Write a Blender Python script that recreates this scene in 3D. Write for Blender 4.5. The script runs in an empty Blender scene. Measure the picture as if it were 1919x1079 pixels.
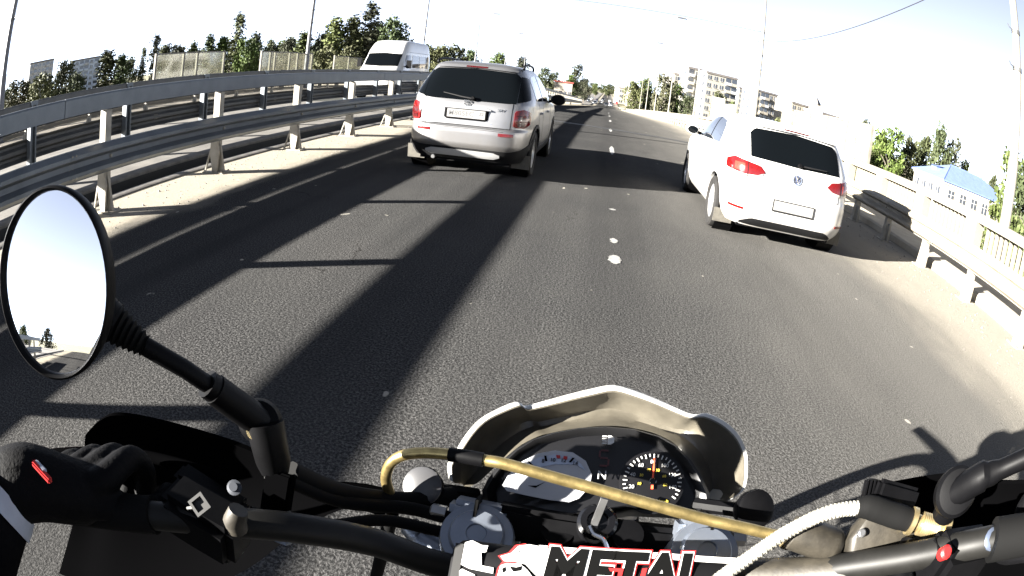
import bpy, bmesh, math, random
import numpy as np
from mathutils import Vector, Matrix
R = math.radians
SC = bpy.context.scene
COL = SC.collection
random.seed(7)

# ------------------------------------------------------------------ camera
CAM_H = 1.42
cd = bpy.data.cameras.new('action_camera')
cam = bpy.data.objects.new('action_camera', cd)
COL.objects.link(cam)
SC.camera = cam
cd.type = 'PANO'                      # wide action-camera lens: measured fisheye curve
cd.sensor_fit = 'HORIZONTAL'
cd.sensor_width = 36.0
cd.sensor_height = 20.25
cd.clip_start = 0.01
cd.clip_end = 6000
POLY = (0.0459014276, 0.000317622668, -2.54349009e-05, 1.44279135e-06)
for holder in (cd, getattr(cd, 'cycles', None)):
    try:
        holder.panorama_type = 'FISHEYE_LENS_POLYNOMIAL'
        holder.fisheye_fov = R(170)
        holder.fisheye_polynomial_k0 = 0.0
        for i, k in enumerate(POLY):
            setattr(holder, 'fisheye_polynomial_k%d' % (i + 1), -k)
    except Exception:
        pass
YAW, PITCH, ROLL = 0.118879, 0.351506, 0.117470
def cam_axes(p, y, r):
    f = Vector((-math.sin(y) * math.cos(p), math.cos(y) * math.cos(p), -math.sin(p)))
    r0 = Vector((math.cos(y), math.sin(y), 0)); u0 = r0.cross(f)
    return r0 * math.cos(r) + u0 * math.sin(r), -r0 * math.sin(r) + u0 * math.cos(r), f
_r, _u, _f = cam_axes(PITCH, YAW, ROLL)
mw = Matrix((( _r.x, _u.x, -_f.x, 0), (_r.y, _u.y, -_f.y, 0), (_r.z, _u.z, -_f.z, CAM_H), (0, 0, 0, 1)))
cam.matrix_world = mw

# ------------------------------------------------------------------ sky, sun, exposure
SUN_EL = R(15.0)
SUN_DIR = Vector((-0.865, -0.502, 0)).normalized() * math.cos(SUN_EL) + Vector((0, 0, math.sin(SUN_EL)))   # towards the sun
world = bpy.data.worlds.new('World'); SC.world = world; world.use_nodes = True
nt = world.node_tree; nt.nodes.clear()
sky = nt.nodes.new('ShaderNodeTexSky'); sky.sky_type = 'NISHITA'; sky.sun_disc = False
sky.sun_elevation = SUN_EL
sky.sun_rotation = math.atan2(SUN_DIR.x, SUN_DIR.y)
sky.air_density = 0.2; sky.dust_density = 0.0; sky.ozone_density = 0.0
bg = nt.nodes.new('ShaderNodeBackground'); bg.inputs['Strength'].default_value = 0.05
wo = nt.nodes.new('ShaderNodeOutputWorld')
desat = nt.nodes.new('ShaderNodeHueSaturation'); desat.inputs['Saturation'].default_value = 0.5     # sky colour desaturated to turn it whiter
nt.links.new(sky.outputs[0], desat.inputs['Color']); nt.links.new(desat.outputs[0], bg.inputs[0]); nt.links.new(bg.outputs[0], wo.inputs[0])
sl = bpy.data.lights.new('sun', 'SUN'); sl.energy = 5.0; sl.angle = R(0.53); sl.color = (1.0, 0.955, 0.88)
sun = bpy.data.objects.new('sun', sl); COL.objects.link(sun)
sun.rotation_euler = SUN_DIR.to_track_quat('Z', 'Y').to_euler()
sun.location = (-30, -20, 30)
vs = SC.view_settings
vs.view_transform = 'Standard'; vs.look = 'None'; vs.gamma = 1.0; vs.use_curve_mapping = False
vs.exposure = 3.5
SC.render.engine = 'CYCLES'
SC.cycles.max_bounces = 6; SC.cycles.diffuse_bounces = 3; SC.cycles.glossy_bounces = 4
SC.cycles.transparent_max_bounces = 12
SC.cycles.use_denoising = True
SC.cycles.sample_clamp_indirect = 6.0

# ------------------------------------------------------------------ helpers
def tag(o, label=None, cat=None, group=None, kind=None):
    if label: o['label'] = label
    if cat: o['category'] = cat
    if group: o['group'] = group
    if kind: o['kind'] = kind
    return o
def empty(name, loc, label, cat, group=None, rz=0.0):
    o = bpy.data.objects.new(name, None); COL.objects.link(o)
    o.location = loc; o.rotation_euler = (0, 0, rz); o.empty_display_size = 0.2
    return tag(o, label, cat, group)
def link(name, data, parent=None, loc=(0, 0, 0), rot=(0, 0, 0), scale=(1, 1, 1)):
    o = bpy.data.objects.new(name, data); COL.objects.link(o)
    o.location = loc; o.rotation_euler = rot; o.scale = scale
    if parent: o.parent = parent
    return o
def copy_tree(o, parent=None):
    c = o.copy(); COL.objects.link(c)
    if parent: c.parent = parent
    for ch in list(o.children): copy_tree(ch, c)
    return c

class MB:
    """collects geometry, links it as one mesh object"""
    def __init__(s): s.v = []; s.f = []
    def add(s, vs_, fs):
        n = len(s.v); s.v += [tuple(map(float, p)) for p in vs_]; s.f += [tuple(i + n for i in f) for f in fs]; return s
    def box(s, c, d, rot=None):
        x, y, z = d[0] / 2, d[1] / 2, d[2] / 2
        pts = [Vector((sx * x, sy * y, sz * z)) for sz in (-1, 1) for sy in (-1, 1) for sx in (-1, 1)]
        if rot is not None: pts = [rot @ p for p in pts]
        c = Vector(c)
        return s.add([p + c for p in pts], [(0, 2, 3, 1), (4, 5, 7, 6), (0, 1, 5, 4), (2, 6, 7, 3), (0, 4, 6, 2), (1, 3, 7, 5)])
    def tube(s, pts, rad, seg=10, cap=True, sx=1.0):
        pts = [Vector(p) for p in pts]; n = len(pts)
        rads = rad if hasattr(rad, '__len__') else [rad] * n
        vs_, fs = [], []
        up = None
        for i, p in enumerate(pts):
            t = (pts[min(i + 1, n - 1)] - pts[max(i - 1, 0)]).normalized()
            if up is None:
                a = Vector((0, 0, 1)) if abs(t.z) < 0.9 else Vector((1, 0, 0))
                up = (a - t * a.dot(t)).normalized()
            else:
                up = (up - t * up.dot(t)).normalized()
            b = t.cross(up)
            for k in range(seg):
                a = 2 * math.pi * k / seg
                vs_.append(p + (up * math.cos(a) + b * math.sin(a) * sx) * rads[i])
        for i in range(n - 1):
            for k in range(seg):
                k2 = (k + 1) % seg
                fs.append((i * seg + k, i * seg + k2, (i + 1) * seg + k2, (i + 1) * seg + k))
        if cap:
            fs.append(tuple(range(seg - 1, -1, -1))); fs.append(tuple((n - 1) * seg + k for k in range(seg)))
        return s.add(vs_, fs)
    def lathe(s, prof, origin, axis, seg=24, close=False):
        """prof: (radius, along)"""
        ax = Vector(axis).normalized()
        a = Vector((0, 0, 1)) if abs(ax.z) < 0.9 else Vector((1, 0, 0))
        u = (a - ax * a.dot(ax)).normalized(); w = ax.cross(u); o = Vector(origin)
        vs_, fs = [], []
        for r_, h in prof:
            for k in range(seg):
                an = 2 * math.pi * k / seg
                vs_.append(o + ax * h + (u * math.cos(an) + w * math.sin(an)) * r_)
        m = len(prof)
        for i in range(m - 1 + (1 if close else 0)):
            j = (i + 1) % m
            for k in range(seg):
                k2 = (k + 1) % seg
                fs.append((i * seg + k, i * seg + k2, j * seg + k2, j * seg + k))
        if not close:
            fs.append(tuple(range(seg - 1, -1, -1))); fs.append(tuple((m - 1) * seg + k for k in range(seg)))
        return s.add(vs_, fs)
    def grid(s, P, closed_u=False):
        """P[i][j] points"""
        n, m = len(P), len(P[0]); vs_ = [p for row in P for p in row]; fs = []
        for i in range(n - 1 + (1 if closed_u else 0)):
            i2 = (i + 1) % n
            for j in range(m - 1):
                fs.append((i * m + j, i2 * m + j, i2 * m + j + 1, i * m + j + 1))
        return s.add(vs_, fs)
    def slab(s, P, back):
        """grid with a rim and a back displaced by vector function or vector"""
        n, m = len(P), len(P[0]); bk = Vector(back)
        Q = [[Vector(p) + bk for p in row] for row in P]
        s.grid(P); s.grid([row[::-1] for row in Q])
        loop = [(i, 0) for i in range(n)] + [(n - 1, j) for j in range(1, m)] + [(i, m - 1) for i in range(n - 2, -1, -1)] + [(0, j) for j in range(m - 2, 0, -1)]
        vs_ = []; fs = []
        for (i, j) in loop: vs_ += [P[i][j], Q[i][j]]
        L = len(loop)
        for k in range(L):
            k2 = (k + 1) % L
            fs.append((2 * k, 2 * k + 1, 2 * k2 + 1, 2 * k2))
        return s.add(vs_, fs)
    def prism(s, poly, z0, z1, fr=None):
        """poly: 2d points, extruded; fr maps (a,b,c)->world"""
        fr = fr or (lambda a, b, c: (a, b, c)); n = len(poly)
        vs_ = [fr(a, b, z0) for a, b in poly] + [fr(a, b, z1) for a, b in poly]
        fs = [tuple(range(n - 1, -1, -1)), tuple(range(n, 2 * n))]
        for k in range(n): fs.append((k, (k + 1) % n, n + (k + 1) % n, n + k))
        return s.add(vs_, fs)
    def mesh(s, name, mat, smooth=None, origin=(0, 0, 0), merge=False, bevel=None):
        o = Vector(origin)
        me = bpy.data.meshes.new(name)
        me.from_pydata([tuple(Vector(p) - o) for p in s.v], [], s.f)
        if merge or bevel:
            bm = bmesh.new(); bm.from_mesh(me)
            bmesh.ops.remove_doubles(bm, verts=bm.verts, dist=1e-5)
            bmesh.ops.recalc_face_normals(bm, faces=bm.faces)
            if bevel:
                es = [e for e in bm.edges if len(e.link_faces) == 2 and e.calc_face_angle(0) > R(35)]
                bmesh.ops.bevel(bm, geom=es, offset=bevel, segments=2, affect='EDGES', clamp_overlap=True)
            bm.to_mesh(me); bm.free()
        if mat: me.materials.append(mat)
        if smooth is not None:
            for p in me.polygons: p.use_smooth = True
            me.set_sharp_from_angle(angle=R(smooth))
        me.update()
        return me
    def build(s, name, mat, parent=None, smooth=None, origin=None, **k):
        if origin is None: origin = parent_origin(parent)
        me = s.mesh(name, mat, smooth, origin, **k)
        return link(name, me, parent)
def parent_origin(p):
    o = Vector((0, 0, 0))
    while p: o += Vector(p.location); p = p.parent
    return o
def spline(pts, n=8):
    pts = [Vector(p) for p in pts]; out = []
    P = [pts[0] * 2 - pts[1]] + pts + [pts[-1] * 2 - pts[-2]]
    for i in range(1, len(P) - 2):
        for k in range(n):
            t = k / n; a, b, c, d = P[i - 1], P[i], P[i + 1], P[i + 2]
            out.append(0.5 * ((2 * b) + (c - a) * t + (2 * a - 5 * b + 4 * c - d) * t * t + (3 * b - a - 3 * c + d) * t ** 3))
    out.append(pts[-1]); return out

# ------------------------------------------------------------------ materials
MATS = {}
def mat(name, col, rough=0.6, metal=0.0, var=0.0, vscale=5.0, bump=0.0, bscale=60.0, col2=None, spec=0.5, coat=0.0, detail=4.0, coords='Object', emit=0.0, bdist=0.004, dirt=None):
    m = bpy.data.materials.new(name); m.use_nodes = True; n = m.node_tree; b = n.nodes['Principled BSDF']
    b.inputs['Roughness'].default_value = rough; b.inputs['Metallic'].default_value = metal
    b.inputs['Specular IOR Level'].default_value = spec
    b.inputs['Coat Weight'].default_value = coat; b.inputs['Coat Roughness'].default_value = 0.05
    c4 = (*col, 1)
    tc = n.nodes.new('ShaderNodeTexCoord')
    if var or col2:
        nz = n.nodes.new('ShaderNodeTexNoise'); nz.inputs['Scale'].default_value = vscale; nz.inputs['Detail'].default_value = detail
        nz.inputs['Roughness'].default_value = 0.65
        n.links.new(tc.outputs[coords], nz.inputs['Vector'])
        rp = n.nodes.new('ShaderNodeValToRGB')
        lo = tuple(x * (1 - var) for x in col); hi = tuple(min(1, x * (1 + var)) for x in col)
        if col2: lo, hi = col, col2
        rp.color_ramp.elements[0].position = 0.32; rp.color_ramp.elements[1].position = 0.68
        rp.color_ramp.elements[0].color = (*lo, 1); rp.color_ramp.elements[1].color = (*hi, 1)
        n.links.new(nz.outputs['Fac'], rp.inputs['Fac']); n.links.new(rp.outputs['Color'], b.inputs['Base Color'])
        mr = n.nodes.new('ShaderNodeMapRange'); mr.inputs['To Min'].default_value = max(0.02, rough * 0.8); mr.inputs['To Max'].default_value = min(1, rough * 1.2)
        n.links.new(nz.outputs['Fac'], mr.inputs['Value']); n.links.new(mr.outputs['Result'], b.inputs['Roughness'])
    else:
        b.inputs['Base Color'].default_value = c4
    if bump:
        nb = n.nodes.new('ShaderNodeTexNoise'); nb.inputs['Scale'].default_value = bscale; nb.inputs['Detail'].default_value = 3
        n.links.new(tc.outputs[coords], nb.inputs['Vector'])
        bp = n.nodes.new('ShaderNodeBump'); bp.inputs['Strength'].default_value = bump; bp.inputs['Distance'].default_value = bdist
        n.links.new(nb.outputs['Fac'], bp.inputs['Height']); n.links.new(bp.outputs['Normal'], b.inputs['Normal'])
    if dirt:
        sp = n.nodes.new('ShaderNodeSeparateXYZ'); n.links.new(tc.outputs['Object'], sp.inputs[0])
        nd = n.nodes.new('ShaderNodeTexNoise'); nd.inputs['Scale'].default_value = 6; nd.inputs['Detail'].default_value = 6; n.links.new(tc.outputs['Object'], nd.inputs['Vector'])
        mz = n.nodes.new('ShaderNodeMapRange'); mz.inputs['From Min'].default_value = dirt[0]; mz.inputs['From Max'].default_value = dirt[1]; mz.inputs['To Min'].default_value = dirt[2]; mz.inputs['To Max'].default_value = 0.0
        n.links.new(sp.outputs['Z'], mz.inputs['Value'])
        mu = n.nodes.new('ShaderNodeMath'); mu.operation = 'MULTIPLY'; n.links.new(mz.outputs['Result'], mu.inputs[0]); n.links.new(nd.outputs['Fac'], mu.inputs[1])
        mx = n.nodes.new('ShaderNodeMix'); mx.data_type = 'RGBA'; mx.inputs[7].default_value = (0.16, 0.135, 0.10, 1); n.links.new(mu.outputs[0], mx.inputs[0])
        if b.inputs['Base Color'].links:
            n.links.new(b.inputs['Base Color'].links[0].from_socket, mx.inputs[6])
        else: mx.inputs[6].default_value = c4
        n.links.new(mx.outputs[2], b.inputs['Base Color'])
    if emit:
        b.inputs['Emission Color'].default_value = c4; b.inputs['Emission Strength'].default_value = emit
    MATS[name] = m
    return m

def asphalt_mat():
    m = bpy.data.materials.new('asphalt'); m.use_nodes = True; n = m.node_tree; N = n.nodes; Lk = n.links; b = N['Principled BSDF']
    tc = N.new('ShaderNodeTexCoord'); sep = N.new('ShaderNodeSeparateXYZ'); Lk.new(tc.outputs['Object'], sep.inputs[0])
    def noise(scale, detail=3, rough=0.6, stretch=None):
        x = N.new('ShaderNodeTexNoise'); x.inputs['Scale'].default_value = scale; x.inputs['Detail'].default_value = detail; x.inputs['Roughness'].default_value = rough
        if stretch:
            mp = N.new('ShaderNodeMapping'); mp.inputs['Scale'].default_value = stretch; Lk.new(tc.outputs['Object'], mp.inputs[0]); Lk.new(mp.outputs[0], x.inputs['Vector'])
        else: Lk.new(tc.outputs['Object'], x.inputs['Vector'])
        return x
    def math_(op, a, b_, clamp=False):
        x = N.new('ShaderNodeMath'); x.operation = op; x.use_clamp = clamp
        for i, q in enumerate((a, b_)):
            if q is None: continue
            if isinstance(q, (int, float)): x.inputs[i].default_value = q
            else: Lk.new(q, x.inputs[i])
        return x.outputs[0]
    def mix(f, a, c):
        x = N.new('ShaderNodeMix'); x.data_type = 'RGBA'; 
        if isinstance(f, (int, float)): x.inputs[0].default_value = f
        else: Lk.new(f, x.inputs[0])
        for i, q in ((6, a), (7, c)):
            if isinstance(q, tuple): x.inputs[i].default_value = (*q, 1)
            else: Lk.new(q, x.inputs[i])
        return x.outputs[2]
    def ramp(f, p0, p1):
        x = N.new('ShaderNodeMapRange'); x.interpolation_type = 'SMOOTHSTEP'; x.inputs['From Min'].default_value = p0; x.inputs['From Max'].default_value = p1
        Lk.new(f, x.inputs['Value']); return x.outputs['Result']
    fine = noise(78, 3, 0.72); mid = noise(28, 3); big = noise(0.6, 4); streak = noise(2.2, 4, 0.6, (1.0, 0.06, 1.0))
    c = mix(ramp(fine.outputs['Fac'], 0.40, 0.64), (0.012, 0.0122, 0.0125), (0.094, 0.0925, 0.0905))
    c = mix(math_('MULTIPLY', ramp(mid.outputs['Fac'], 0.35, 0.7), 0.35), c, (0.038, 0.0375, 0.037))
    c = mix(math_('MULTIPLY', ramp(big.outputs['Fac'], 0.3, 0.7), 0.3), c, (0.070, 0.068, 0.064))
    c = mix(math_('MULTIPLY', ramp(streak.outputs['Fac'], 0.42, 0.7), 0.35), c, (0.032, 0.0318, 0.0318))
    # polished wheel tracks, cracks, an oil-dark lane centre
    tr = N.new('ShaderNodeMath'); tr.operation = 'SINE'; Lk.new(math_('MULTIPLY', math_('ADD', sep.outputs['X'], math_('MULTIPLY', big.outputs['Fac'], 0.35)), 3.9), tr.inputs[0])
    c = mix(math_('MULTIPLY', ramp(tr.outputs[0], 0.1, 0.95), math_('MULTIPLY', streak.outputs['Fac'], 0.62)), c, (0.026, 0.026, 0.0262))
    vo = N.new('ShaderNodeTexVoronoi'); vo.feature = 'DISTANCE_TO_EDGE'; vo.inputs['Scale'].default_value = 0.42
    wn = noise(2.6, 4); vm = N.new('ShaderNodeVectorMath'); vm.operation = 'ADD'
    vs2 = N.new('ShaderNodeVectorMath'); vs2.operation = 'SCALE'; vs2.inputs['Scale'].default_value = 0.45; Lk.new(wn.outputs['Color'], vs2.inputs[0])
    Lk.new(tc.outputs['Object'], vm.inputs[0]); Lk.new(vs2.outputs[0], vm.inputs[1]); Lk.new(vm.outputs[0], vo.inputs['Vector'])
    crk = N.new('ShaderNodeMapRange'); crk.inputs['From Min'].default_value = 0.0; crk.inputs['From Max'].default_value = 0.006; crk.inputs['To Min'].default_value = 1.0; crk.inputs['To Max'].default_value = 0.0; Lk.new(vo.outputs['Distance'], crk.inputs['Value'])
    c = mix(math_('MULTIPLY', crk.outputs['Result'], math_('MULTIPLY', ramp(big.outputs['Fac'], 0.52, 0.62), 0.8)), c, (0.012, 0.0115, 0.011))
    # dust swept to the kerbs: right of x=3.3 and left of x=-3.9
    edge = noise(1.3, 5, 0.65, (1.0, 0.35, 1.0))
    wob = math_('MULTIPLY', math_('SUBTRACT', edge.outputs['Fac'], 0.5), 1.5)
    xr = math_('ADD', sep.outputs['X'], wob)
    dr = ramp(xr, 2.75, 4.25)
    xl = math_('SUBTRACT', math_('MULTIPLY', sep.outputs['X'], -1.0), math_('MULTIPLY', wob, 0.7))
    dl = ramp(xl, 3.75, 4.4)
    dust = math_('MULTIPLY', math_('MAXIMUM', dr, dl), math_('ADD', math_('MULTIPLY', mid.outputs['Fac'], 0.5), 0.62), True)
    c = mix(dust, c, (0.29, 0.262, 0.212))
    # light flecks: chips of paint, trodden scraps
    c = mix(math_('MULTIPLY', ramp(xr, 0.0, 3.2), 0.42), c, (0.17, 0.162, 0.146))
    fl = noise(5.5, 2, 0.5, (1.0, 0.7, 1.0))
    c = mix(math_('MULTIPLY', ramp(fl.outputs['Fac'], 0.735, 0.76), 0.5), c, (0.45, 0.42, 0.36))
    Lk.new(c, b.inputs['Base Color'])
    b.inputs['Roughness'].default_value = 0.95; b.inputs['Specular IOR Level'].default_value = 0.0
    bp = N.new('ShaderNodeBump'); bp.inputs['Strength'].default_value = 0.85; bp.inputs['Distance'].default_value = 0.007
    h = math_('ADD', fine.outputs['Fac'], math_('MULTIPLY', mid.outputs['Fac'], 0.7))
    Lk.new(h, bp.inputs['Height']); Lk.new(bp.outputs['Normal'], b.inputs['Normal'])
    return m
ASPH = asphalt_mat()
CONC = mat('dusty_concrete', (0.28, 0.25, 0.2), 0.9, var=0.25, vscale=3, bump=0.5, bscale=40)
KERB = mat('weathered_kerb_concrete', (0.09, 0.083, 0.074), 0.9, var=0.35, vscale=6, bump=0.6, bscale=30)
GALV = mat('galvanised_steel', (0.075, 0.085, 0.095), 0.5, 0.45, col2=(0.115, 0.128, 0.14), vscale=3.0, detail=8)
GALVD = mat('dull_galvanised_steel', (0.06, 0.06, 0.058), 0.6, 0.3, var=0.3, vscale=3)
GALVL = mat('pale_zinc_steel', (0.25, 0.235, 0.20), 0.6, 0.1, col2=(0.16, 0.14, 0.105), vscale=5, detail=8)
CREAM = mat('cream_painted_concrete', (0.15, 0.135, 0.105), 0.8, var=0.12, vscale=2, bump=0.15, bscale=30)
POLE = mat('pale_pole_paint', (0.14, 0.13, 0.108), 0.7, var=0.12, vscale=2)
POLED = mat('grey_pole_paint', (0.10, 0.10, 0.105), 0.6, 0.2, var=0.15, vscale=2)
WIRE = mat('wire', (0.05, 0.05, 0.055), 0.5, 0.5)
PAINT = mat('road_paint', (0.10, 0.098, 0.092), 0.8, col2=(0.33, 0.325, 0.31), vscale=22, bump=0.3, bscale=80)
TAR_SHADE = mat('tar_joint_slot_shade', (0.006, 0.006, 0.006), 0.7, bump=0.3)  # tar of the road joints, and the shade painted inside the median slot
GROUND = mat('dry_grass_ground', (0.10, 0.105, 0.045), 0.95, col2=(0.19, 0.165, 0.095), vscale=0.05, detail=8, bump=0.3, bscale=2)
BLACKP = mat('black_plastic', (0.0017, 0.0017, 0.002), 0.5, spec=0.07, var=0.2, vscale=30, bump=0.15, bscale=900, bdist=0.0003)
BLACKG = mat('black_gloss', (0.003, 0.003, 0.0035), 0.2, spec=0.4)
RUBBER = mat('black_rubber', (0.004, 0.004, 0.004), 0.75, spec=0.06, bump=0.2, bscale=500, bdist=0.0003)
TYRE = mat('tyre_rubber', (0.012, 0.0115, 0.011), 0.85, spec=0.2, var=0.3, vscale=12)
GLASS = mat('tinted_glass', (0.0015, 0.002, 0.0025), 0.03, spec=0.1)
SGLASS = mat('side_glass', (0.01, 0.012, 0.016), 0.02, spec=0.7)
CHROME = mat('chrome', (0.75, 0.75, 0.75), 0.15, 1.0)
STEEL = mat('brushed_steel', (0.30, 0.30, 0.30), 0.35, 0.9, var=0.1, vscale=40)
ALU = mat('cast_aluminium', (0.22, 0.245, 0.29), 0.38, 0.8, var=0.12, vscale=20)
REDL = mat('red_lens', (0.075, 0.0025, 0.0025), 0.15, coat=0.25, var=0.25, vscale=40)
DRED = mat('dark_red_lens', (0.03, 0.0015, 0.002), 0.2, coat=0.2, var=0.3, vscale=40)
AMBER = mat('amber_lens', (0.62, 0.20, 0.02), 0.2, coat=0.4)
CLEARL = mat('clear_lens', (0.30, 0.28, 0.25), 0.12, coat=0.5, var=0.15, vscale=60)
REDP = mat('red_paint', (0.28, 0.008, 0.008), 0.45)
WHITEP = mat('white_print', (0.40, 0.395, 0.38), 0.6)
BLACKT = mat('black_print', (0.0015, 0.0015, 0.0015), 0.8, spec=0.05)
PLATE = mat('plate_white', (0.15, 0.148, 0.142), 0.35)

# ------------------------------------------------------------------ the road's long section: level, then a crest and a 3 % fall
def zp(y):
    if y < 22: return 0.0
    if y < 39: return -0.0009 * (y - 22) ** 2
    z39 = -0.0009 * 17 ** 2
    if y < 200: return z39 - 0.0306 * (y - 39)
    z200 = z39 - 0.0306 * 161
    if y < 260: return z200 - 0.0306 * (y - 200) + 0.0306 * (y - 200) ** 2 / 120
    return z200 - 0.0306 * 30
ZFAR = zp(300); ZG = ZFAR - 0.25
YS = [-70, -40, -20, -10, 0, 5, 10, 15, 20, 22] + [22 + 1.7 * i for i in range(1, 11)] + [45, 52, 60, 70, 80, 95, 110, 130, 150, 175, 200, 215, 230, 245, 260, 300, 400, 550, 800]
def sweep(mb, prof, ys, closed=True, cap=True):
    """prof: list of (x,z); follows the long section"""
    n = len(prof)
    P = [[(x, y, z + zp(y)) for (x, z) in prof] + ([(prof[0][0], y, prof[0][1] + zp(y))] if closed else []) for y in ys]
    mb.grid(P)
    if closed and cap:
        mb.add([(x, ys[0], z + zp(ys[0])) for x, z in prof], [tuple(range(n))])
        mb.add([(x, ys[-1], z + zp(ys[-1])) for x, z in prof], [tuple(range(n - 1, -1, -1))])
    return mb
def cut(y0, y1, step=None):
    s = [y0] + [y for y in YS if y0 < y < y1] + [y1]
    return s
def xs_sheet(name, x0, x1, z, m, y0=-70, y1=800, nx=2, kind='structure', parent=None):
    mb = MB(); ys = cut(y0, y1)
    P = [[(x0 + (x1 - x0) * i / (nx - 1), y, z + zp(y)) for y in ys] for i in range(nx)]
    mb.grid(P)
    o = mb.build(name, m, parent)
    if kind and not parent: o['kind'] = kind
    return o

# ------------------------------------------------------------------ setting
g = MB().grid([[(x, y, ZG) for y in (-3000, -400, 0, 300, 800, 4000)] for x in (-3000, -500, 0, 500, 3000)])
o = g.build('ground', GROUND); o['kind'] = 'structure'
road = xs_sheet('road', -5.2, 5.25, 0.0, ASPH, nx=5)
mb = MB(); sweep(mb, [(-5.20, -0.9), (-5.20, 0.015), (-5.26, 0.03), (-5.38, 0.02), (-5.43, -0.02), (-5.43, -0.9)], cut(-70, 200))
o = mb.build('deck_edge', KERB, smooth=40); o['kind'] = 'structure'
mb = MB(); sweep(mb, [(-5.95, 0.0), (-5.95, 0.03), (-5.98, 0.05), (-6.20, 0.05), (-6.24, 0.03), (-6.24, 0.0)], cut(-70, 200))
o = mb.build('median_kerb', KERB, smooth=40); o['kind'] = 'structure'
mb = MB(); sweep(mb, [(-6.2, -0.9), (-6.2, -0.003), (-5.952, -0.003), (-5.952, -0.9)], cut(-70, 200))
o = mb.build('gap_shade_wall', TAR_SHADE); o['kind'] = 'structure'  # black face paints in the deep shade of the slot
xs_sheet('gap_floor', -6.1, -5.3, -0.8, TAR_SHADE, y1=200)
OPP = mat('opposite_asphalt', (0.085, 0.078, 0.068), 0.9, var=0.25, vscale=2, bump=0.4, bscale=90)
xs_sheet('opposite_road', -14.9, -6.22, 0.0, OPP, nx=3)
WALK = mat('sidewalk_concrete', (0.30, 0.27, 0.215), 0.9, var=0.2, vscale=2, bump=0.3)
mb = MB(); sweep(mb, [(5.25, -0.5), (5.25, 0.10), (5.30, 0.13), (7.5, 0.13), (7.5, -0.5)], cut(-70, 260))
o = mb.build('sidewalk', WALK); o['kind'] = 'structure'
mb = MB(); sweep(mb, [(-17.0, -0.5), (-17.0, 0.13), (-14.95, 0.13), (-14.9, 0.10), (-14.9, -0.5)], cut(-70, 260))
o = mb.build('sidewalk', WALK); o['kind'] = 'structure'
mb = MB(); sweep(mb, [(-17.0, -1.6), (-17.0, -0.45), (7.5, -0.45), (7.5, -1.6)], cut(-70, 220))
o = mb.build('bridge_deck', KERB); o['kind'] = 'structure'
# lane dashes, worn and ragged at the edges
for i, (y0, y1, w, x) in enumerate([(4.78, 5.04, 0.12, 0.247), (5.44, 5.62, 0.08, 0.24), (6.95, 7.03, 0.09, 0.235), (12.9, 14.7, 0.12, 0.25), (19.6, 21.2, 0.12, 0.24), (25.6, 27.4, 0.13, 0.24), (32.0, 34.0, 0.13, 0.23), (39, 41, 0.13, 0.23), (46, 48, 0.13, 0.23)]):
    rr = random.Random(i + 3); L, Rr = [], []; n = 17
    for k in range(n):
        t = k / (n - 1); y = y0 + (y1 - y0) * t; e = min(1.0, 0.25 + 3.2 * min(t, 1 - t))
        L.append((x - w / 2 * e * rr.uniform(0.62, 1.08), y, 0.004 + zp(y))); Rr.append((x + w / 2 * e * rr.uniform(0.62, 1.08), y, 0.004 + zp(y)))
    MB().grid([L, Rr]).build('lane_dash', PAINT, road)
# expansion joint: two dark tar seams with a narrow steel strip
for (y, w, m) in ((20.72, 0.10, TAR_SHADE), (21.02, 0.16, TAR_SHADE), (20.87, 0.10, GALVD)):
    MB().grid([[(-5.1, y - 0.1 - w / 2, 0.004), (-5.1, y - 0.1 + w / 2, 0.004)], [(0, y - w / 2 , 0.004), (0, y + w / 2, 0.004)], [(5.2, y + 0.1 - w / 2, 0.004), (5.2, y + 0.1 + w / 2, 0.004)]]).build('expansion_joint', m, road)

# grit and crumbs lying in the dust along both shoulders
rr = random.Random(5); mb = MB()
for k in range(900):
    left = k % 2 == 0
    x = rr.uniform(-5.1, -4.05) if left else 4.95 - abs(rr.gauss(0, 0.55))
    y = rr.uniform(2.0, 20.0); s = rr.uniform(0.004, 0.014) * (1.6 if rr.random() < 0.08 else 1)
    mb.add([(x - s, y, 0.0), (x + s * 0.6, y - s, 0.0), (x + s * 0.7, y + s * 0.9, 0.0), (x + s * 0.1, y, s * 1.1)], [(0, 1, 3), (1, 2, 3), (2, 0, 3)])
tag(mb.build('grit', KERB), 'loose grit scattered in the dust along the road shoulders', 'grit', kind='stuff')

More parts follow.
